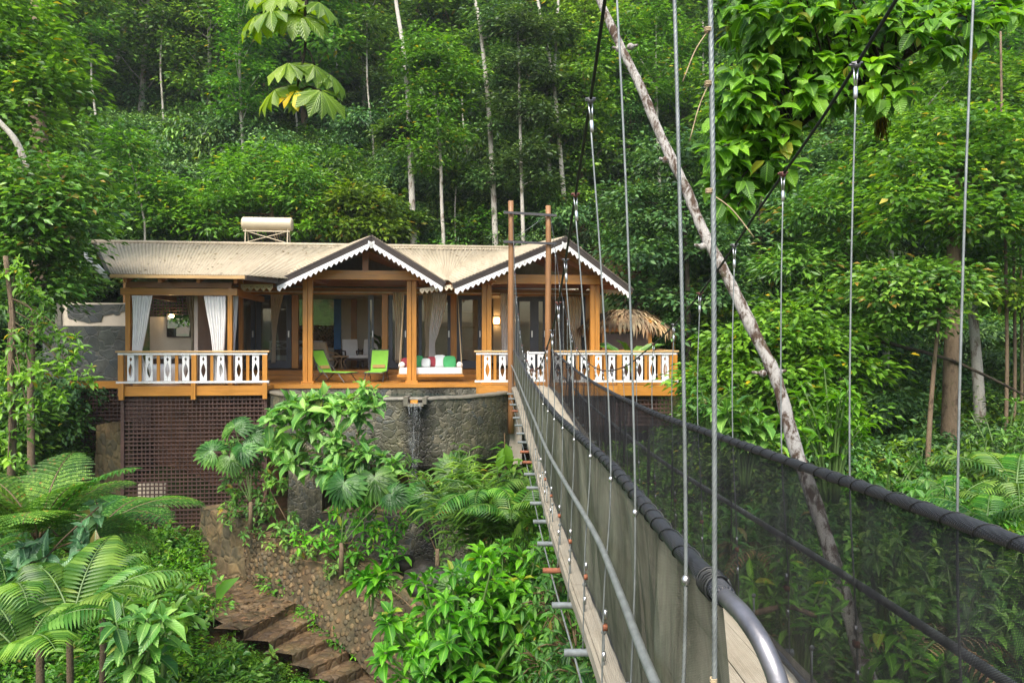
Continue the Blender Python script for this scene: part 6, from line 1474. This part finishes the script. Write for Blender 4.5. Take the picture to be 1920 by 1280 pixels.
def scatter(name, pts, protos, kind='stuff'):
    """pts: (x,y,z,scale,rot,index)"""
    me = bpy.data.meshes.new(name); A = np.array(pts, float); me.vertices.add(len(A)); me.vertices.foreach_set('co', A[:,:3].reshape(-1).astype(np.float32))
    for nm, col, ty in (('scl',3,'FLOAT'),('rot',4,'FLOAT'),('idx',5,'INT')):
        at_ = me.attributes.new(nm, ty, 'POINT'); at_.data.foreach_set('value', A[:,col].astype(np.int32 if ty == 'INT' else np.float32))
    o = link(name, me); tag(o, kind=kind)
    ng = bpy.data.node_groups.new(name, 'GeometryNodeTree'); ng.interface.new_socket('Geometry', in_out='INPUT', socket_type='NodeSocketGeometry'); ng.interface.new_socket('Geometry', in_out='OUTPUT', socket_type='NodeSocketGeometry')
    N_ = ng.nodes.new; gi, go, ip, jn = N_('NodeGroupInput'), N_('NodeGroupOutput'), N_('GeometryNodeInstanceOnPoints'), N_('GeometryNodeJoinGeometry')
    for p in reversed(protos):
        oi = N_('GeometryNodeObjectInfo'); oi.inputs['Object'].default_value = p; oi.inputs['As Instance'].default_value = False
        g2 = N_('GeometryNodeGeometryToInstance'); ng.links.new(oi.outputs['Geometry'], g2.inputs[0]); ng.links.new(g2.outputs[0], jn.inputs[0])
    def attr(nm, ty):
        a = N_('GeometryNodeInputNamedAttribute'); a.data_type = ty; a.inputs['Name'].default_value = nm; return a.outputs['Attribute']
    ng.links.new(gi.outputs[0], ip.inputs['Points']); ng.links.new(jn.outputs[0], ip.inputs['Instance']); ip.inputs['Pick Instance'].default_value = True
    ng.links.new(attr('idx','INT'), ip.inputs['Instance Index'])
    cx = N_('ShaderNodeCombineXYZ'); ng.links.new(attr('rot','FLOAT'), cx.inputs[2]); er = N_('FunctionNodeEulerToRotation'); ng.links.new(cx.outputs[0], er.inputs[0]); ng.links.new(er.outputs[0], ip.inputs['Rotation'])
    ng.links.new(attr('scl','FLOAT'), ip.inputs['Scale']); ng.links.new(ip.outputs[0], go.inputs[0])
    o.modifiers.new('scatter', 'NODES').node_group = ng; return o
pts = []
for q in range(2600):
    d = 27.2+ (R.random()**1.35)*52; x = R.uniform(-.82,.82)*d
    if d < 31 and R.random() < .35: continue
    if d < 29.8 and -12 < x < 6: continue
    px = 960+x/d*F; idx = R.choice((0,0,1,1,2,3,4) if px < 1450 else (0,1,2,2,3,2,4))
    pts.append((x, d, 0, R.uniform(.55,1.15), R.uniform(0,6.28), idx))
for q in range(420):   # the valley side right of the villa, and the wooded corner left of it
    if q % 3: d = R.uniform(16,28); x = R.uniform(.24 if d > 22 else .27,.86)*d
    else: d = R.uniform(16,28); x = R.uniform(-.86,-.62)*d
    if x < .0 and d < 24 and x > -13.4: continue
    if x > 0 and x < 6.6 and 19 < d < 26.5: continue
    pts.append((x, d, 0, R.uniform(.4,.85), R.uniform(0,6.28), R.choice((0,1,2,2,3))))
zz = gzs([p[0] for p in pts], [p[1] for p in pts]); pts = [(p[0],p[1],z-.15)+p[3:] for p, z in zip(pts, zz)]
scatter('hillside_undergrowth', pts, far_p)
pts = []
def seg_d(p, a, b):
    a, b, p = Vector(a), Vector(b), Vector(p); t_ = max(0, min(1, (p-a).dot(b-a)/(b-a).length_squared)); return (p-a-(b-a)*t_).length
pathline = [(-7.7,18.8),(-6.6,16.6),(-5.6,14.8),(-4.7,14.4),(-3.9,14.0),(-3.0,13.5),(-2.2,13.0)]
for q in range(3600):
    d = 3.5+R.random()**.8*17; x = R.uniform(-.86,.92)*d
    if -12.6 < x < .6 and d > 18.6: continue
    if .6 < x < 4.9 and d > 20: continue
    if min(seg_d((x,d), pathline[i], pathline[i+1]) for i in range(6)) < (.95 if d > 14.6 else 1.25): continue
    if -5.2 < x < -.3 and 15.6 < d < 20: continue
    pts.append((x, d, 0, R.uniform(.6,1.25)*(1.0 if d > 6 else .8), R.uniform(0,6.28), R.choice((0,0,1,2,2,3,4,5,5))))
zz = gzs([p[0] for p in pts], [p[1] for p in pts]); pts = [(p[0],p[1],z-.06)+p[3:] for p, z in zip(pts, zz)]
for a, c in E:
    for q in range(3): pts.append((a.x+R.uniform(-.55,-.2), a.y+R.uniform(-.45,0), a.z-.45, R.uniform(.4,.65), R.uniform(0,6.28), R.choice((0,1,3,5))))
scatter('gully_undergrowth', pts, near_p)
# fallen leaves on the path
P,D,N,Ls,Ws = [],[],[],[],[]
for q in range(420):
    i = R.random()*5.99; a, b = pathline[int(i)], pathline[min(6,int(i)+1)]; f = i-int(i)
    x, y = a[0]+(b[0]-a[0])*f+R.gauss(0,.35), a[1]+(b[1]-a[1])*f+R.gauss(0,.35)
    if x > -5.0: continue
    P.append((x,y,-4.53)); D.append((R.gauss(0,1),R.gauss(0,1),.05)); N.append((R.gauss(0,.2),R.gauss(0,.2),1)); Ls.append(R.uniform(.06,.16)); Ws.append(Ls[-1]*.5)
tag(link('fallen_leaves', leaf_mesh('fallen_leaves', LM['dry'], P, D, N, Ls, Ws, T4)), kind='stuff')

# dead leaves blown onto the roof
P,D,N,Ls,Ws = [],[],[],[],[]
for q in range(170):
    u = R.uniform(uL+.2, uE+1.5) if q % 2 else R.uniform(uE, uR-.3); v = R.uniform(2.6 if u > uE else EV+.1, RV-.05); p = HM @ V(u, v, mz(v)+.025)
    P.append(tuple(p)); D.append((R.gauss(0,1),R.gauss(0,1),.0)); N.append((0,-slope,1)); Ls.append(R.uniform(.05,.13)); Ws.append(Ls[-1]*.5)
tag(link('fallen_leaves', leaf_mesh('fallen_leaves', LM['dry'], P, D, N, Ls, Ws, T4)), kind='stuff')
# ------------------------------------------------------------------ camera and daylight
cam = bpy.data.cameras.new('camera'); cam.lens = 24; cam.sensor_width = 36; cam.clip_end = 500; cam.clip_start = .05
co = bpy.data.objects.new('camera', cam); COL.objects.link(co); co.location = (0,0,CZ); co.rotation_euler = (PI/2,0,0); SC.camera = co
w = bpy.data.worlds.new('World'); SC.world = w; w.use_nodes = True; nt = w.node_tree
sky = nt.nodes.new('ShaderNodeTexSky'); sky.sky_type = 'NISHITA'; sky.sun_disc = False
EL, AZ = math.radians(56), math.radians(198)
sky.sun_elevation = EL; sky.sun_rotation = AZ; sky.dust_density = 4.; sky.ozone_density = .6; sky.air_density = 1.2
nt.links.new(sky.outputs[0], nt.nodes['Background'].inputs[0]); nt.nodes['Background'].inputs[1].default_value = .135
s = bpy.data.lights.new('sun', 'SUN'); s.energy = 2.4; s.angle = math.radians(40); s.color = (1,.95,.87)
so = bpy.data.objects.new('sun', s); COL.objects.link(so)
sd = V(math.sin(AZ)*math.cos(EL), math.cos(AZ)*math.cos(EL), math.sin(EL))
so.rotation_euler = sd.to_track_quat('Z', 'Y').to_euler()
vs = SC.view_settings; vs.view_transform = 'Standard'; vs.look = 'None'; vs.gamma = 1; vs.use_curve_mapping = False; vs.exposure = 1.3
SC.render.engine = 'CYCLES'; cy = SC.cycles
cy.use_denoising = True; cy.denoiser = 'OPENIMAGEDENOISE'; cy.denoising_input_passes = 'RGB_ALBEDO_NORMAL'
cy.max_bounces = 6; cy.diffuse_bounces = 3; cy.glossy_bounces = 2; cy.transmission_bounces = 3; cy.transparent_max_bounces = 14
cy.caustics_reflective = False; cy.caustics_refractive = False; cy.sample_clamp_indirect = 4.

hz = MB().box((-82,-46,-14),(82,102,78)).build('haze', None); tag(hz, kind='stuff')
hm = bpy.data.materials.new('valley air'); hm.use_nodes = True; ht = hm.node_tree; ht.nodes.remove(ht.nodes['Principled BSDF'])
pv = ht.nodes.new('ShaderNodeVolumePrincipled'); pv.inputs['Color'].default_value = (.90,.95,.97,1); pv.inputs['Density'].default_value = .0005; pv.inputs['Anisotropy'].default_value = .25
ht.links.new(pv.outputs[0], ht.nodes['Material Output'].inputs['Volume']); hz.data.materials.append(hm)
cy.volume_bounces = 0
